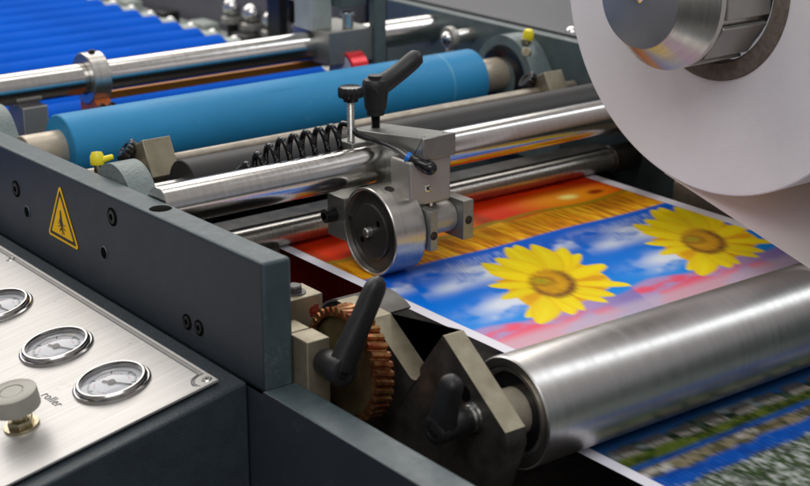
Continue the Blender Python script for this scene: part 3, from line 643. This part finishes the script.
for q in range(12):
    r = rg.uniform(.0008, .0026); p = (.6745+rg.gauss(.0, .0028), 1.0060, -.462+rg.gauss(0, .0035))
    if .630 < p[0] < .680: bmesh.ops.create_icosphere(bm, subdivisions=2, radius=r, matrix=Matrix.Translation(p) @ Matrix.Diagonal((rg.uniform(.7, 1.8), .22, rg.uniform(.7, 2.2), 1)))
part('grease_smear', bm, 'grease', cb)
# curved sheet guard behind the gear
gd = BM(); pf = [(1.030+.055*cos(t), -.529+.055*sin(t)) for t in [radians(5+115*i/24) for i in range(25)]]
po = pf+[(1.030+.053*cos(t), -.529+.053*sin(t)) for t in [radians(120-115*i/24) for i in range(25)]]
prism(gd, po, .7215, .7700); solo('curved_guard', gd, 'guard', 'dull grey curved guard plate behind the bronze gear, left of the sheet', 'guard', (.745, 1.03, -.52), angle=25)

# ------------------------------------------------------------------ rollers and shafts between the side frames
def roller(name, label, x0, x1, y, z, r, m, cat='roller', ch=.0008, n=96):
    t = thing(name, label, cat, ((x0+x1)/2, y, z)); bm = BM(); cylx(bm, x0, x1, y, z, r, ch, n); return t, part('shell', bm, m, t)
bm = BM(); cylx(bm, .6275, 1.288, 1.1783, -.4096, .0185); solo('chrome_shaft', bm, 'chrome', 'thick bright chrome shaft carrying the central wheel clamp', 'shaft', (.95, 1.1783, -.4096))
bm = BM(); cylx(bm, .6275, 1.288, 1.257, -.4896, .0120); solo('nip_rod', bm, 'turned', 'slim chrome rod lying low on the far edge of the printed sheet', 'rod', (.95, 1.257, -.4896))
bm = BM(); cylx(bm, .6275, 1.288, 1.357, -.4255, .0062, n=48); solo('thin_rod', bm, 'steelrod', 'thin dull steel rod running in front of the light blue roller', 'rod', (.95, 1.357, -.4255))
t, s = roller('dark_rubber_roller', 'dark rubber roller between thin rod and thick chrome shaft', .70, 1.245, 1.262, -.4255, .0272, 'blackrub')
bm = BM(); cylx(bm, .6560, 1.262, 1.262, -.4255, .010); part('journal', bm, 'turned', t)
t, s = roller('blue_rubber_roller', 'light blue rubber roller at mid depth, thickest of the blue ones',   .670, 1.213, 1.460, -.4255, .0360, 'blueroll', ch=.0012, n=128)
bm = BM(); cylx(bm, .6290, 1.262, 1.460, -.4255, .0205); part('journal', bm, 'journal', t)
bm = BM(); lathe(bm, [(.0362, 0), (.0362, .0035)], AX(1.158, 1.460, -.4255), 128); part('worn_band', bm, 'band', t)
# rear shaft, supported on a block
us = thing('rear_shaft', 'polished chrome shaft at the back above the bright blue rollers', 'shaft', (1.0, 1.635, -.398))
bm = BM(); cylx(bm, .6275, 1.300, 1.635, -.3985, .0178); part('bar', bm, 'chrome', us)
bm = BM(); box(bm, .700, .7300, 1.615, 1.655, -.62, -.4175); part('support_block', bm, 'alulight', us, .001)
bm = BM(); F = AX(.7845, 1.635, -.3985); lathe(bm, [(.0185, 0), (.0285, 0), (.0295, .001), (.0295, .021), (.0285, .022), (.0185, .022)], F, 80)
rc = thing('shaft_collar', 'steel clamping collar with orange tab on the rear chrome shaft', 'collar', (.7955, 1.635, -.3985)); part('ring', bm, 'turned', rc, angle=30)
socket_screw(rc, (.7955, 1.635-.003, -.3985+.0292), (0, 0, 1), .004, 'grub_screw', .003)
bm = BM(); prism(bm, [(1.600, -.428), (1.614, -.419), (1.650, -.419), (1.650, -.470), (1.590, -.470)], .786, .8050); tb = part('orange_tab', bm, 'orange', rc, .001)
for x in (.790, .802): socket_screw(tb, (x, 1.603, -.428), (0, -.7, .7), .0048, 'tab_screw', .004)

# ------------------------------------------------------------------ bearing housings
def housing(name, label, x0, x1, y, z, ro, ri, m, base, nip=None, feet=True):
    t = thing(name, label, 'bearing housing', ((x0+x1)/2, y, base))
    poly = arc(y, z, ro, -35, 215, 40)
    if feet: poly = arc(y, z, ro, 35, 145, 30) + [(y-ro*1.55, z-ro*.50), (y-ro*2.0, z-ro*.75), (y-ro*2.0, base), (y+ro*2.0, base), (y+ro*2.0, z-ro*.75), (y+ro*1.55, z-ro*.50)]
    bm = BM(); prism(bm, poly, x0, x1); part('casting', bm, m, t, .003, 3)
    if ri:
        sgnx = 1 if name.endswith('x') else 1
        bm = BM(); lathe(bm, [(ri*.62, .0010), (ri*.64, .0030), (ri*.9, .0030), (ri, .0016), (ri, 0)], frame((-1, 0, 0), (x0, y, z)), 64); part('bearing_seal', bm, 'gloss', t)
    if nip:
        p, d = Vector(nip[0]), Vector(nip[1]).normalized()
        bm = BM(); cyl(bm, p-d*.004, p+d*.008, .0034); n_ = part('grease_nipple', bm, 'ochrebrass', t)
        bm = BM(); lathe(bm, [(.0060, .004), (.0068, .006), (.0066, .0125), (.0048, .0165), (0, .0170)], frame(d, p), 32); part('nipple_cap', bm, 'yellow', n_)
    return t
housing('bearing_housing', 'grey green cast housing with yellow nipple, left of the tan square block', .6280, .6540, 1.262, -.4265, .0370, 0, 'cast', -.520, ((.6420, 1.3200, -.410), (.1, .2, 1)))
bm = BM(); cyl(bm, (.644, 1.319, -.4015), (.657, 1.317, -.3995), .0034, .0026); tg = part('nipple_tail', bm, 'yellow', bpy.data.objects['bearing_housing'])
housing('bearing_housing', 'pale cast housing at the left picture edge behind the side plate', .6280, .6480, 1.548, -.4300, .0380, 0, 'cast', -.520)
h2 = housing('bearing_housing', 'green cast pillow block with yellow cap at the far end of the blue roller', 1.2580, 1.2895, 1.452, -.4285, .0520, .040, 'castmid', -.520, ((1.272, 1.4250, -.3830), (0, -.15, 1)))
bm = BM(); cyl(bm, (1.2575, 1.408, -.3905), (1.2480, 1.400, -.3870), .0055); cyl(bm, (1.270, 1.4250, -.384), (1.270, 1.4250, -.377), .0062); part('brass_elbow', bm, 'ochrebrass', h2)
bm = BM(); cylx(bm, 1.250, 1.288, 1.262, -.4265, .034); solo('end_bearing', bm, 'castdark', 'dark round bearing at the far end of the dark rubber roller', 'bearing', (1.27, 1.262, -.4265))

# square blocks with fluted knobs on the thin rod
def rod_block(label, x, lx, tilt, knob, sc_):
    t = thing('rod_block', label, 'rod block', (x, 1.357, -.4255), 'square blocks clamped on the thin rod')
    F = Matrix.Translation((x, 1.352, -.4225)) @ Matrix.Rotation(radians(tilt), 4, 'X')
    bm = BM(); box(bm, -lx/2, lx/2, -.0190*sc_, .0140*sc_, -.0193*sc_, .0193*sc_, F); part('block', bm, 'tan', t, .0008)
    kx = Vector(knob)
    K = F @ Matrix.Translation(kx) @ Matrix.Rotation(radians(90), 4, 'X') @ Matrix.Rotation(radians(0), 4, 'Y')
    K = frame((F.to_3x3() @ Vector((-.68, -.05, .72))), F @ kx)
    bm = BM(); lathe(bm, [(0, -.010), (.005, -.010), (.005, 0), (.0095, .0010), (.0115, .0030), (.0115, .0090), (.0100, .0105), (.0060, .0105), (.0055, .0092), (0, .0092)], K, 96, lambda a, r: r*(1.10-.10*(.5+.5*cos(16*a))) if r > .009 else r)
    part('fluted_knob', bm, 'gloss', t, angle=40)
rod_block('square tan block with black knob near the side plate', .7180, .0310, -28, (-.0150, .010, .0130), 1.0)
rod_block('square tan block with black knob beside the green pillow block', 1.2420, .0280, -28, (-.0150, .010, .0110), .88)

# ------------------------------------------------------------------ wheel holder on the chrome shaft
wh = thing('wheel_holder', 'grey metal clamp block on the chrome shaft with black lever and air cylinder', 'clamp', (.881, 1.1783, -.4096))
CX0, CX1 = .862, .9005
prof = [(1.1045, -.3703), (1.2194, -.3845), (1.2194, -.4340), (1.1500, -.4360), (1.1280, -.3990), (1.1045, -.3915)]
bm = BM(); prism(bm, prof, CX0, CX1); part('clamp_block', bm, 'alu', wh, .0010, 2)
def topz(y): return -.3703-.1236*(y-1.1045)
for (x, y) in ((.868, 1.112), (.893, 1.112)):
    bm = BM(); lathe(bm, [(0, .0008), (.0016, .0008), (.0018, 0)], frame((0, .12, 1), (x, y, topz(y))), 20); part('pin', bm, 'zinc', wh)
# lever on its stud
S0 = Vector((.8700, 1.1640, topz(1.164)))
S0 = Vector((.8800, 1.2020, topz(1.202)-.0005))
bm = BM(); n = 9
pr_ = []
for i in range(24): pr_ += [(.0039, i*.0007), (.0044, i*.0007+.00035)]
lathe(bm, pr_, frame((0, 0, 1), S0), 28); st = part('stud', bm, 'bolt', wh)
bm = BM(); H = S0+Vector((0, 0, .0135))
lathe(bm, [(.004, 0), (.0088, 0), (.0090, .0055), (.0105, .0060), (.0125, .024), (.0128, .031), (.0110, .0345), (.0070, .0350), (.0068, .0385), (0, .0385)], frame((0, 0, 1), H), 48); lh = part('clamp_lever', bm, 'plastic', wh, angle=40)
bm = BM(); rr = []; pts = []
D = Vector((.92, -.12, .52)).normalized()
for i in range(15):
    t = i/14; pts.append(H+Vector((-.006, 0, .0235))+D*(.064*t)+Vector((0, 0, -.0025*sin(t*pi)))); rr.append((.0118*(1-t)+.0084*t)*(sqrt(max(.05, 1-((t-.88)/.12)**2*.9)) if t > .88 else 1)*(1-.10*sin(min(t, .8)/.8*pi)))
tube(bm, pts, .01, 20, rr); part('lever_arm', bm, 'plastic', lh, angle=60)
# thumb screw
T0 = Vector((.8475, 1.1930, topz(1.193)-.010)); T0 = Vector((.8645-.020, 1.1930, -.392))
pr_ = []
for i in range(31): pr_ += [(.0034, i*.0014), (.0037, i*.0014+.0007)]
bm = BM(); lathe(bm, pr_, frame((0, 0, 1), T0), 24); ts = part('thumb_screw', bm, 'zinc', wh)
bm = BM(); lathe(bm, [(0, 0), (.0070, 0), (.0072, .003), (.0118, .0042), (.0122, .006), (.0122, .0118), (.0108, .0140), (.006, .0146), (0, .0146)], frame((0, 0, 1), T0+Vector((0, 0, .0425))), 96, lambda a, r: r*(1-.09*(.5+.5*cos(14*a))) if r > .010 else r); part('fluted_knob', bm, 'gloss', ts, angle=40)
bm = BM(); box(bm, .838, .8615, 1.182, 1.205, -.402, -.3880); part('screw_lug', bm, 'alu', wh, .001)
# air cylinder
YF = 1.1085
bm = BM(); box(bm, .8500, .8985, YF, YF+.0300, -.4355, -.3920); ac = part('air_cylinder', bm, 'alulight', wh, .0022, 3)
F = frame((0, -1, 0), (.8705, YF, -.4195)); bm = BM(); lathe(bm, [(0, .0006), (.0020, .0012), (.0036, .0006), (.0038, 0)], F, 30); sc = part('cross_screw', bm, 'zinc', ac)
bm = BM()
for rot in (45, 135): box(bm, -.0024, .0024, -.0005, .0005, .0008, .0014, F @ Matrix.Rotation(radians(rot), 4, 'Z'))
part('cross_slot', bm, 'bolt', sc)
bm = BM(); cyl(bm, (.8850, 1.123, -.4350), (.8850, 1.123, -.4475), .0034); part('piston_rod', bm, 'zinc', ac)
# fork that carries the wheel axle
fk = BM(); box(fk, .8600, .8685, 1.0900, 1.1480, -.4745, -.4360); fo = part('fork', fk, 'alu', wh, .0008)
bm = BM(); box(bm, .9080, .9205, 1.1010, 1.1480, -.4760, -.4375); part('fork_end', bm, 'alu', fo, .0008)
bm = BM(); cylx(bm, .8665, .9080, 1.1240, -.4565, .0150); part('fork_tube', bm, 'alulight', fo)
for (x, y, z) in ((.8640, 1.0900, -.4600), (.9145, 1.1010, -.4570)):
    bm = BM(); F = frame((0, -1, 0), (x, y, z)); lathe(bm, [(0, .0003), (.0030, .0003), (.0034, .0005), (.0040, .0004), (.0042, 0)], F, 24); part('threaded_hole', bm, 'bolt', fo)
# link behind the wheel
lk = BM(); box(lk, .8240, .8600, 1.176, 1.2050, -.4800, -.4380); part('rear_link', lk, 'alu', wh, .001)
socket_screw(wh, (.8230, 1.1930, -.4570), (-1, 0, 0), .0068, 'link_screw', .0110)
socket_screw(wh, (.8320, 1.1750, -.4560), (0, -1, 0), .0050, 'link_screw', .0030)

# pressure wheel
WY, WZ, WR = 1.1360, -.4600, .0420
pw = thing('pressure_wheel', 'dark faced metal wheel with bright rim touching the sheet edge', 'wheel', (.838, WY, WZ))
bm = BM(); lathe(bm, [(WR-.0030, .004), (WR-.0030, .0006), (WR-.0024, 0), (WR-.0008, 0), (WR, .0010), (WR, .0345), (WR-.001, .0355), (.010, .0355)], AX(.8235, WY, WZ), 128); rim = part('rim', bm, 'turned', pw, angle=30)
bm = BM(); lathe(bm, [(.0268, .0052), (.0285, .0060), (.0375, .0050), (WR-.0030, .0030)], AX(.8235, WY, WZ), 96); part('side_groove', bm, 'darksteel', pw)
bm = BM(); lathe(bm, [(0, .0010), (.0255, .0010), (.0270, .0022), (.0272, .008)], AX(.8235, WY, WZ), 96); hb = part('hub_disc', bm, 'hub', pw, angle=25)
bm = BM(); lathe(bm, [(0, -.0050), (.0035, -.0050), (.0046, -.0038), (.0048, .001)], AX(.8235, WY, WZ), 40); part('axle_end', bm, 'turned', hb)
for a in (140, 320):
    y, z = WY+.0165*cos(radians(a)), WZ+.0165*sin(radians(a))
    bm = BM(); lathe(bm, [(0, .0002), (.0026, .0002), (.0030, 0)], frame((-1, 0, 0), (.8245, y, z)), 24); part('spanner_hole', bm, 'hole', hb)
aa = radians(103)
bm = BM(); lathe(bm, [(0, .0003), (.0036, .0003), (.0045, .0004), (.0048, 0)], frame((0, cos(aa), sin(aa)), (.8400, WY+WR*cos(aa), WZ+WR*sin(aa))), 30); part('grub_screw_hole', bm, 'bolt', rim)

# ------------------------------------------------------------------ coiled air hose
ch = thing('coiled_hose', 'glossy black coiled air hose with blue collar plugged into the air cylinder', 'hose', (.80, 1.20, -.385))
axp = catmull([(.7330, 1.2010, -.4010), (.7450, 1.2020, -.3960), (.7690, 1.2030, -.3900), (.8050, 1.2035, -.3865), (.8440, 1.2030, -.3850)], 12)
cum = [0]
for a, b in zip(axp, axp[1:]): cum.append(cum[-1]+(b-a).length)
turns = 8; pts = []
for i in range(turns*26+1):
    t = i/(turns*26); s_ = t*cum[-1]; j = max(k for k in range(len(cum)) if cum[k] <= s_+1e-9); j = min(j, len(axp)-2)
    p = axp[j].lerp(axp[j+1], (s_-cum[j])/(cum[j+1]-cum[j])); a = 2*pi*turns*t+1.4
    R_ = .0122*(.62+.38*min(1, t*3.0)); pts.append(p+Vector((.0030*cos(a+.4), .72*R_*cos(a), R_*sin(a))))
tail = catmull([pts[-1], (.8455, 1.1950, -.3740), (.8475, 1.185, -.3810), (.8560, 1.165, -.3850), (.8570, 1.140, -.3868), (.8545, 1.118, -.3892)], 8)
lead = catmull([(.700, 1.23, -.425), (.716, 1.215, -.413), pts[0]], 6)
bm = BM(); tube(bm, lead[:-1]+pts+tail[1:], .0027, 14); part('tube', bm, 'hose', ch, angle=80)
d = Vector((-.002, -.012, -.001)).normalized()
E0 = Vector((.8545, 1.118, -.3892)); E1 = Vector((.8660, 1.0990, -.3975))
dd = (E1-E0).normalized()
bm = BM(); cyl(bm, E0-dd*.001, E0+dd*.0035, .0052, .0050); part('blue_collar', bm, 'bluecollar', ch)
bm = BM(); cyl(bm, E0+dd*.003, E1, .0048, .0055); cyl(bm, E1, (.8700, YF+.0002, -.3995), .0066, .0068)
bmesh.ops.create_icosphere(bm, subdivisions=3, radius=.0066, matrix=Matrix.Translation(E1)); part('elbow_fitting', bm, 'gloss', ch, angle=60)

# ------------------------------------------------------------------ film roll and chuck
DX, DY, DZ, DR = 1.080, .9610, -.2330, .1920
fr = thing('film_roll', 'big white roll of laminating film hanging over the printed sheet', 'film roll', (DX, DY, DZ))
pr_ = [(.086, 0)]
rnd = random.Random(3); r = .086
while r < DR-.004:
    r += rnd.uniform(.004, .012); pr_.append((min(r, DR-.003), rnd.uniform(-.00012, .00012)))
pr_ += [(DR-.0012, 0), (DR, .0012), (DR, .44)]
bm = BM(); lathe(bm, pr_, AX(DX, DY, DZ), 192); part('wound_film', bm, 'paper', fr, angle=40)
bm = BM(); lathe(bm, [(.069, .020), (.069, -.001), (.0705, -.0025), (.0850, -.0025), (.0862, -.001), (.0862, .012)], AX(DX, DY, DZ), 96); part('cardboard_core', bm, 'core', fr, angle=30)
# film leaving the roll: tangent from the roll to the press roller, then over it
def tangent(c1, r1, c2, r2):
    """external tangent on the near/lower side of roll 1 and upper side of roller 2 (crossed)"""
    best = None
    for i in range(7200):
        a = 2*pi*i/7200; n_ = Vector((cos(a), sin(a))); d1 = n_.dot(Vector(c2)-Vector(c1))
        if abs(d1-(r1+r2)) < 2e-4:
            p1 = Vector(c1)+n_*r1; p2 = Vector(c2)-n_*r2
            if best is None or p1.x < best[0].x: best = (p1, p2, a)
    return best
c1, c2 = (DY, DZ), (RY, RZ)
cands = []
for i in range(7200):
    a = 2*pi*i/7200; n_ = Vector((cos(a), sin(a))); dv = Vector(c2)-Vector(c1)
    if abs(n_.dot(dv)-(DR+RR+.0008)) < 4e-5*8: cands.append((Vector(c1)+n_*DR, Vector(c2)-n_*(RR+.0008)))
cands.sort(key=lambda q: -q[0].x)
p1, p2 = cands[0]
a2 = atan2(p2.y-RZ, p2.x-RY); fp = [(p1.x*(1-t)+p2.x*t, p1.y*(1-t)+p2.y*t) for t in [i/20 for i in range(21)]]
fp += [(RY+(RR+.0008)*cos(t), RZ+(RR+.0008)*sin(t)) for t in [a2+(radians(255)-a2)*i/40 for i in range(1, 41)]]
bm = BM(); A_ = [bm.verts.new((DX, y, z)) for y, z in fp]; B_ = [bm.verts.new((DX+.43, y, z)) for y, z in fp]
for i in range(len(fp)-1): bm.faces.new((A_[i], A_[i+1], B_[i+1], B_[i]))
part('film_web', bm, 'film', fr, angle=60)
ck = thing('roll_chuck', 'shiny machined metal chuck with bolted face inside the film roll', 'chuck', (DX-.10, DY, DZ))
CKX = .984
bm = BM(); lathe(bm, [(.0640, .100), (.0640, .040), (.0655, .038), (.0678, .0360), (.0680, .0300), (.0665, .0285), (.0470, .0030), (.0460, .0020)], AX(CKX, DY, DZ), 160); cn = part('cone', bm, 'turned', ck, angle=20)
bm = BM(); lathe(bm, [(0, .0006), (.0440, 0), (.0455, .0006), (.0462, .0030)], AX(CKX, DY, DZ), 128); fcx = part('face_disc', bm, 'facing', ck, angle=25)
bm = BM(); lathe(bm, [(0, -.0048), (.0030, -.0048), (.0040, -.002), (.0062, 0), (.0066, .002)], AX(CKX, DY, DZ), 40); part('centre_bolt', bm, 'chrome_fine', fcx)
for k in range(10):
    a = 2*pi*k/10+.3; F = AX(CKX, DY, DZ) @ Matrix.Rotation(a, 4, 'Z')
    bm = BM(); box(bm, .0625, .0672, -.0175, .0175, .0385, .094, F); part('expanding_jaw', bm, 'alulight', ck, .0010)

# ------------------------------------------------------------------ right side frame and top tray
rf = thing('right_frame', 'slate grey machine frame with flat top behind the film roll', 'side frame', (1.5, 1.5, -1.2))
bm = BM(); box(bm, 1.290, 1.306, -.2, 1.735, -1.2, -.3740); part('inner_plate', bm, 'castdark', rf, .001)
bm = BM(); box(bm, 1.3065, 2.6, -.2, 1.735, -1.2, -.3700); part('top_tray', bm, 'toptray', rf, .002)
bm = BM(); F = frame((0, 0, 1), (1.318, 1.395, -.3700)); lathe(bm, [(0, .0065), (.004, .0060), (.0072, .0040), (.0085, .001), (.0088, 0)], F, 36); part('dome_nut', bm, 'chrome_fine', rf)
bm = BM(); box(bm, 1.2450, 1.2890, .98, 1.150, -.62, -.4880); part('bearing_shelf', bm, 'steelrod', rf, .002)
bm = BM(); cyl(bm, (1.266, 1.135, -.488), (1.266, 1.135, -.476), .008); part('shelf_bolt', bm, 'zinc', rf)
bm = BM(); cylx(bm, 1.250, 1.2890, 1.257, -.4896, .0165); part('rod_bearing', bm, 'darksteel', rf)
# rod end joint
rj = thing('rod_end', 'chrome ball rod end on a short steel pin beyond the blue roller', 'rod end', (1.262, 1.551, -.395))
bm = BM(); cyl(bm, (1.262, 1.551, -.3945), (1.312, 1.551, -.3940), .0085); part('pin', bm, 'turned', rj)
bm = BM(); lathe(bm, [(.006, 0), (.0135, .0005), (.0145, .002), (.0145, .009), (.0135, .0105), (.006, .011)], AX(1.2480, 1.551, -.3945), 48); part('eye_ring', bm, 'alulight', rj)
bm = BM(); bmesh.ops.create_uvsphere(bm, u_segments=32, v_segments=20, radius=.0092, matrix=Matrix.Translation((1.2505, 1.551, -.3945))); part('ball', bm, 'chrome_fine', rj, angle=90)
bm = BM(); cyl(bm, (1.2535, 1.551, -.408), (1.2535, 1.551, -.470), .0055, .0060); part('shank', bm, 'alulight', rj)

# ------------------------------------------------------------------ rear bracket with the red wheel
rb = thing('rear_bracket', 'grey green upright bracket clamped on the rear shaft', 'bracket', (1.14, 1.61, -.42))
bm = BM(); box(bm, 1.1620, 1.1800, 1.588, 1.600, -.470, -.20); part('front_post', bm, 'castdark', rb, .001)
bm = BM(); box(bm, 1.0900, 1.1180, 1.6180, 1.6600, -.378, -.20); part('rear_post', bm, 'railgrey', rb, .001)
bm = BM(); box(bm, 1.0950, 1.1620, 1.592, 1.672, -.4180, -.3760); part('split_block', bm, 'alu', rb, .0012)
bm = BM(); box(bm, 1.1200, 1.1600, 1.602, 1.63, -.3500, -.20); part('back_plate', bm, 'castdark', rb, .001)
bm = BM(); cyl(bm, (1.1330, 1.605, -.3755), (1.1330, 1.605, -.3560), .0070); cyl(bm, (1.1330, 1.605, -.3600), (1.1330, 1.605, -.3560), .0095); part('clamp_bolt', bm, 'zinc', rb)
rw_ = thing('red_wheel', 'small wheel with red tread and pale lilac face under the rear bracket', 'wheel', (1.13, 1.60, -.445))
bm = BM(); F = AX(1.1190, 1.600, -.4305); lathe(bm, [(.0200, .0005), (.0270, 0), (.0280, .0010), (.0280, .0240), (.020, .0245)], F, 64); part('tread', bm, 'red', rw_, angle=30)
bm = BM(); lathe(bm, [(0, -.0010), (.010, -.0010), (.0235, .0002), (.0240, .006)], F, 64); part('face', bm, 'lilac', rw_)

# ------------------------------------------------------------------ roller conveyor at the back
CR, CZ, PITCH, CY0 = .0318, -.4830, .0640, 1.742
def conveyor_roller():
    t = thing('conveyor_roller', '', 'conveyor roller', (.76, CY0, CZ), 'bright blue rollers of the rear conveyor')
    bm = BM(); cylx(bm, .34, 1.182, CY0, CZ, CR, .003, 40); part('blue_sleeve', bm, 'belt', t)
    bm = BM(); cylx(bm, 1.183, 1.2130, CY0, CZ+.004, .0215, .004, 28); part('white_bush', bm, 'railgrey', t)
    bm = BM(); bmesh.ops.create_uvsphere(bm, u_segments=20, v_segments=12, radius=.0085, matrix=Matrix.Translation((1.2060, CY0, CZ+.019))); part('spindle_end', bm, 'chrome_fine', t, angle=90)
    return t
cr0 = conveyor_roller()
NR = 22
ords = ['first', 'second', 'third', 'fourth', 'fifth', 'sixth', 'seventh', 'eighth', 'ninth', 'tenth', 'eleventh', 'twelfth', 'thirteenth', 'fourteenth', 'fifteenth', 'sixteenth', 'seventeenth', 'eighteenth', 'nineteenth', 'twentieth', 'twenty-first', 'twenty-second']
kids0 = list(cr0.children)
for i in range(NR):
    if i == 0: o = cr0
    else:
        o = cr0.copy(); C.objects.link(o); o.location.y = CY0+PITCH*i
        for ch_ in kids0: c_ = ch_.copy(); C.objects.link(c_); c_.parent = o
    o['label'] = 'bright blue conveyor roller, %s one behind the rear chrome shaft' % ords[i]
bm = BM(); box(bm, .80, 1.150, 1.6560, 1.668, -.4330, -.4235); solo('reflection_strip', bm, 'amber_reflection', 'narrow added orange strip standing for the reflection under the rear chrome shaft', 'painted reflection', (.95, 1.662, -.433), bevel=.001)  # added strip, its colour stands for an orange reflection on the shaft
cf = thing('conveyor_bed', 'pale grey green side rail along the ends of the blue rollers', 'conveyor frame', (1.25, 2.3, -.6))
bm = BM(); box(bm, 1.2160, 1.2560, 1.745, 3.3, -.60, -.4800); part('side_rail', bm, 'railgrey', cf, .003)
bm = BM(); box(bm, .34, 1.2150, 1.70, 3.3, -.60, -.5300); part('under_tray', bm, 'belt', cf)
bm = BM(); box(bm, 1.2570, 1.330, 1.745, 3.3, -.60, -.5000); part('outer_rail', bm, 'railgrey', cf, .002)
for i in range(11):
    y = 1.80+i*.128
    bm = BM(); box(bm, 1.262, 1.292, y, y+.05, -.4995, -.474); part('rail_clip', bm, 'railgrey' if i % 2 else 'bolt', cf, .003)
def chromeball(x, y, z, lab):
    t = thing('chrome_fitting', lab, 'fitting', (x, y, z-.04), 'shiny fittings along the conveyor rail')
    bm = BM(); bmesh.ops.create_uvsphere(bm, u_segments=28, v_segments=18, radius=.0155, matrix=Matrix.Translation((x, y, z))); part('dome', bm, 'chrome_fine', t, angle=90)
    bm = BM(); lathe(bm, [(.012, .0), (.0175, .001), (.0175, .010), (.013, .012)], frame((0, 0, 1), (x, y, z-.026)), 32); part('flange', bm, 'alulight', t)
    bm = BM(); cyl(bm, (x, y, z-.055), (x, y, z-.024), .009); part('neck', bm, 'bolt', t)
chromeball(1.300, 2.159, -.446, 'chrome domed fitting furthest from the rear bracket')
chromeball(1.300, 2.100, -.448, 'chrome domed fitting in the middle of three')
chromeball(1.300, 2.042, -.450, 'chrome domed fitting nearest to the rear bracket')
bk = thing('grey_cabinet', 'grey lilac painted cabinet behind the rear bracket', 'cabinet', (1.6, 2.3, -1.2))
bm = BM(); box(bm, 1.345, 1.90, 1.95, 2.9, -1.2, -.330); part('body', bm, 'boardgrey', bk, .004)
bm = BM(); box(bm, 1.336, 1.3445, 1.97, 2.2, -.60, -.36); part('door', bm, 'boardgrey', bk, .002)
kb2 = thing('adjusting_knob', 'black round knob with a thin steel pin above the rear shaft', 'knob', (1.30, 1.975, -.43))
bm = BM(); lathe(bm, [(0, 0), (.018, 0), (.020, .002), (.020, .016), (.018, .018), (0, .018)], AX(1.290, 1.975, -.425), 48, lambda a, r: r*(1-.05*(.5+.5*cos(18*a))) if r > .019 else r); part('grip', bm, 'gloss', kb2)
bm = BM(); cyl(bm, (1.308, 1.975, -.425), (1.336, 1.975, -.425), .0045); part('pin', bm, 'zinc', kb2)
bm = BM(); bmesh.ops.create_uvsphere(bm, u_segments=20, v_segments=12, radius=.0085, matrix=Matrix.Translation((1.300, 1.973, -.452))); part('ball_tip', bm, 'chrome_fine', kb2, angle=90)
bm = BM(); box(bm, 1.264, 1.278, 1.965, 2.000, -.50, -.36); part('post', bm, 'bolt', kb2, .001)
nv_ = thing('navy_machine', 'dark navy machine in shadow beyond the right frame', 'machine', (2.0, 3.0, -1.25))
bm = BM(); box(bm, 1.92, 3.6, 1.80, 3.6, -1.25, -.28); part('body', bm, 'navy', nv_, .01)
bm = BM(); box(bm, 1.40, 1.90, 1.760, 1.94, -1.25, -.40); part('lower_body', bm, 'navy', nv_, .005)
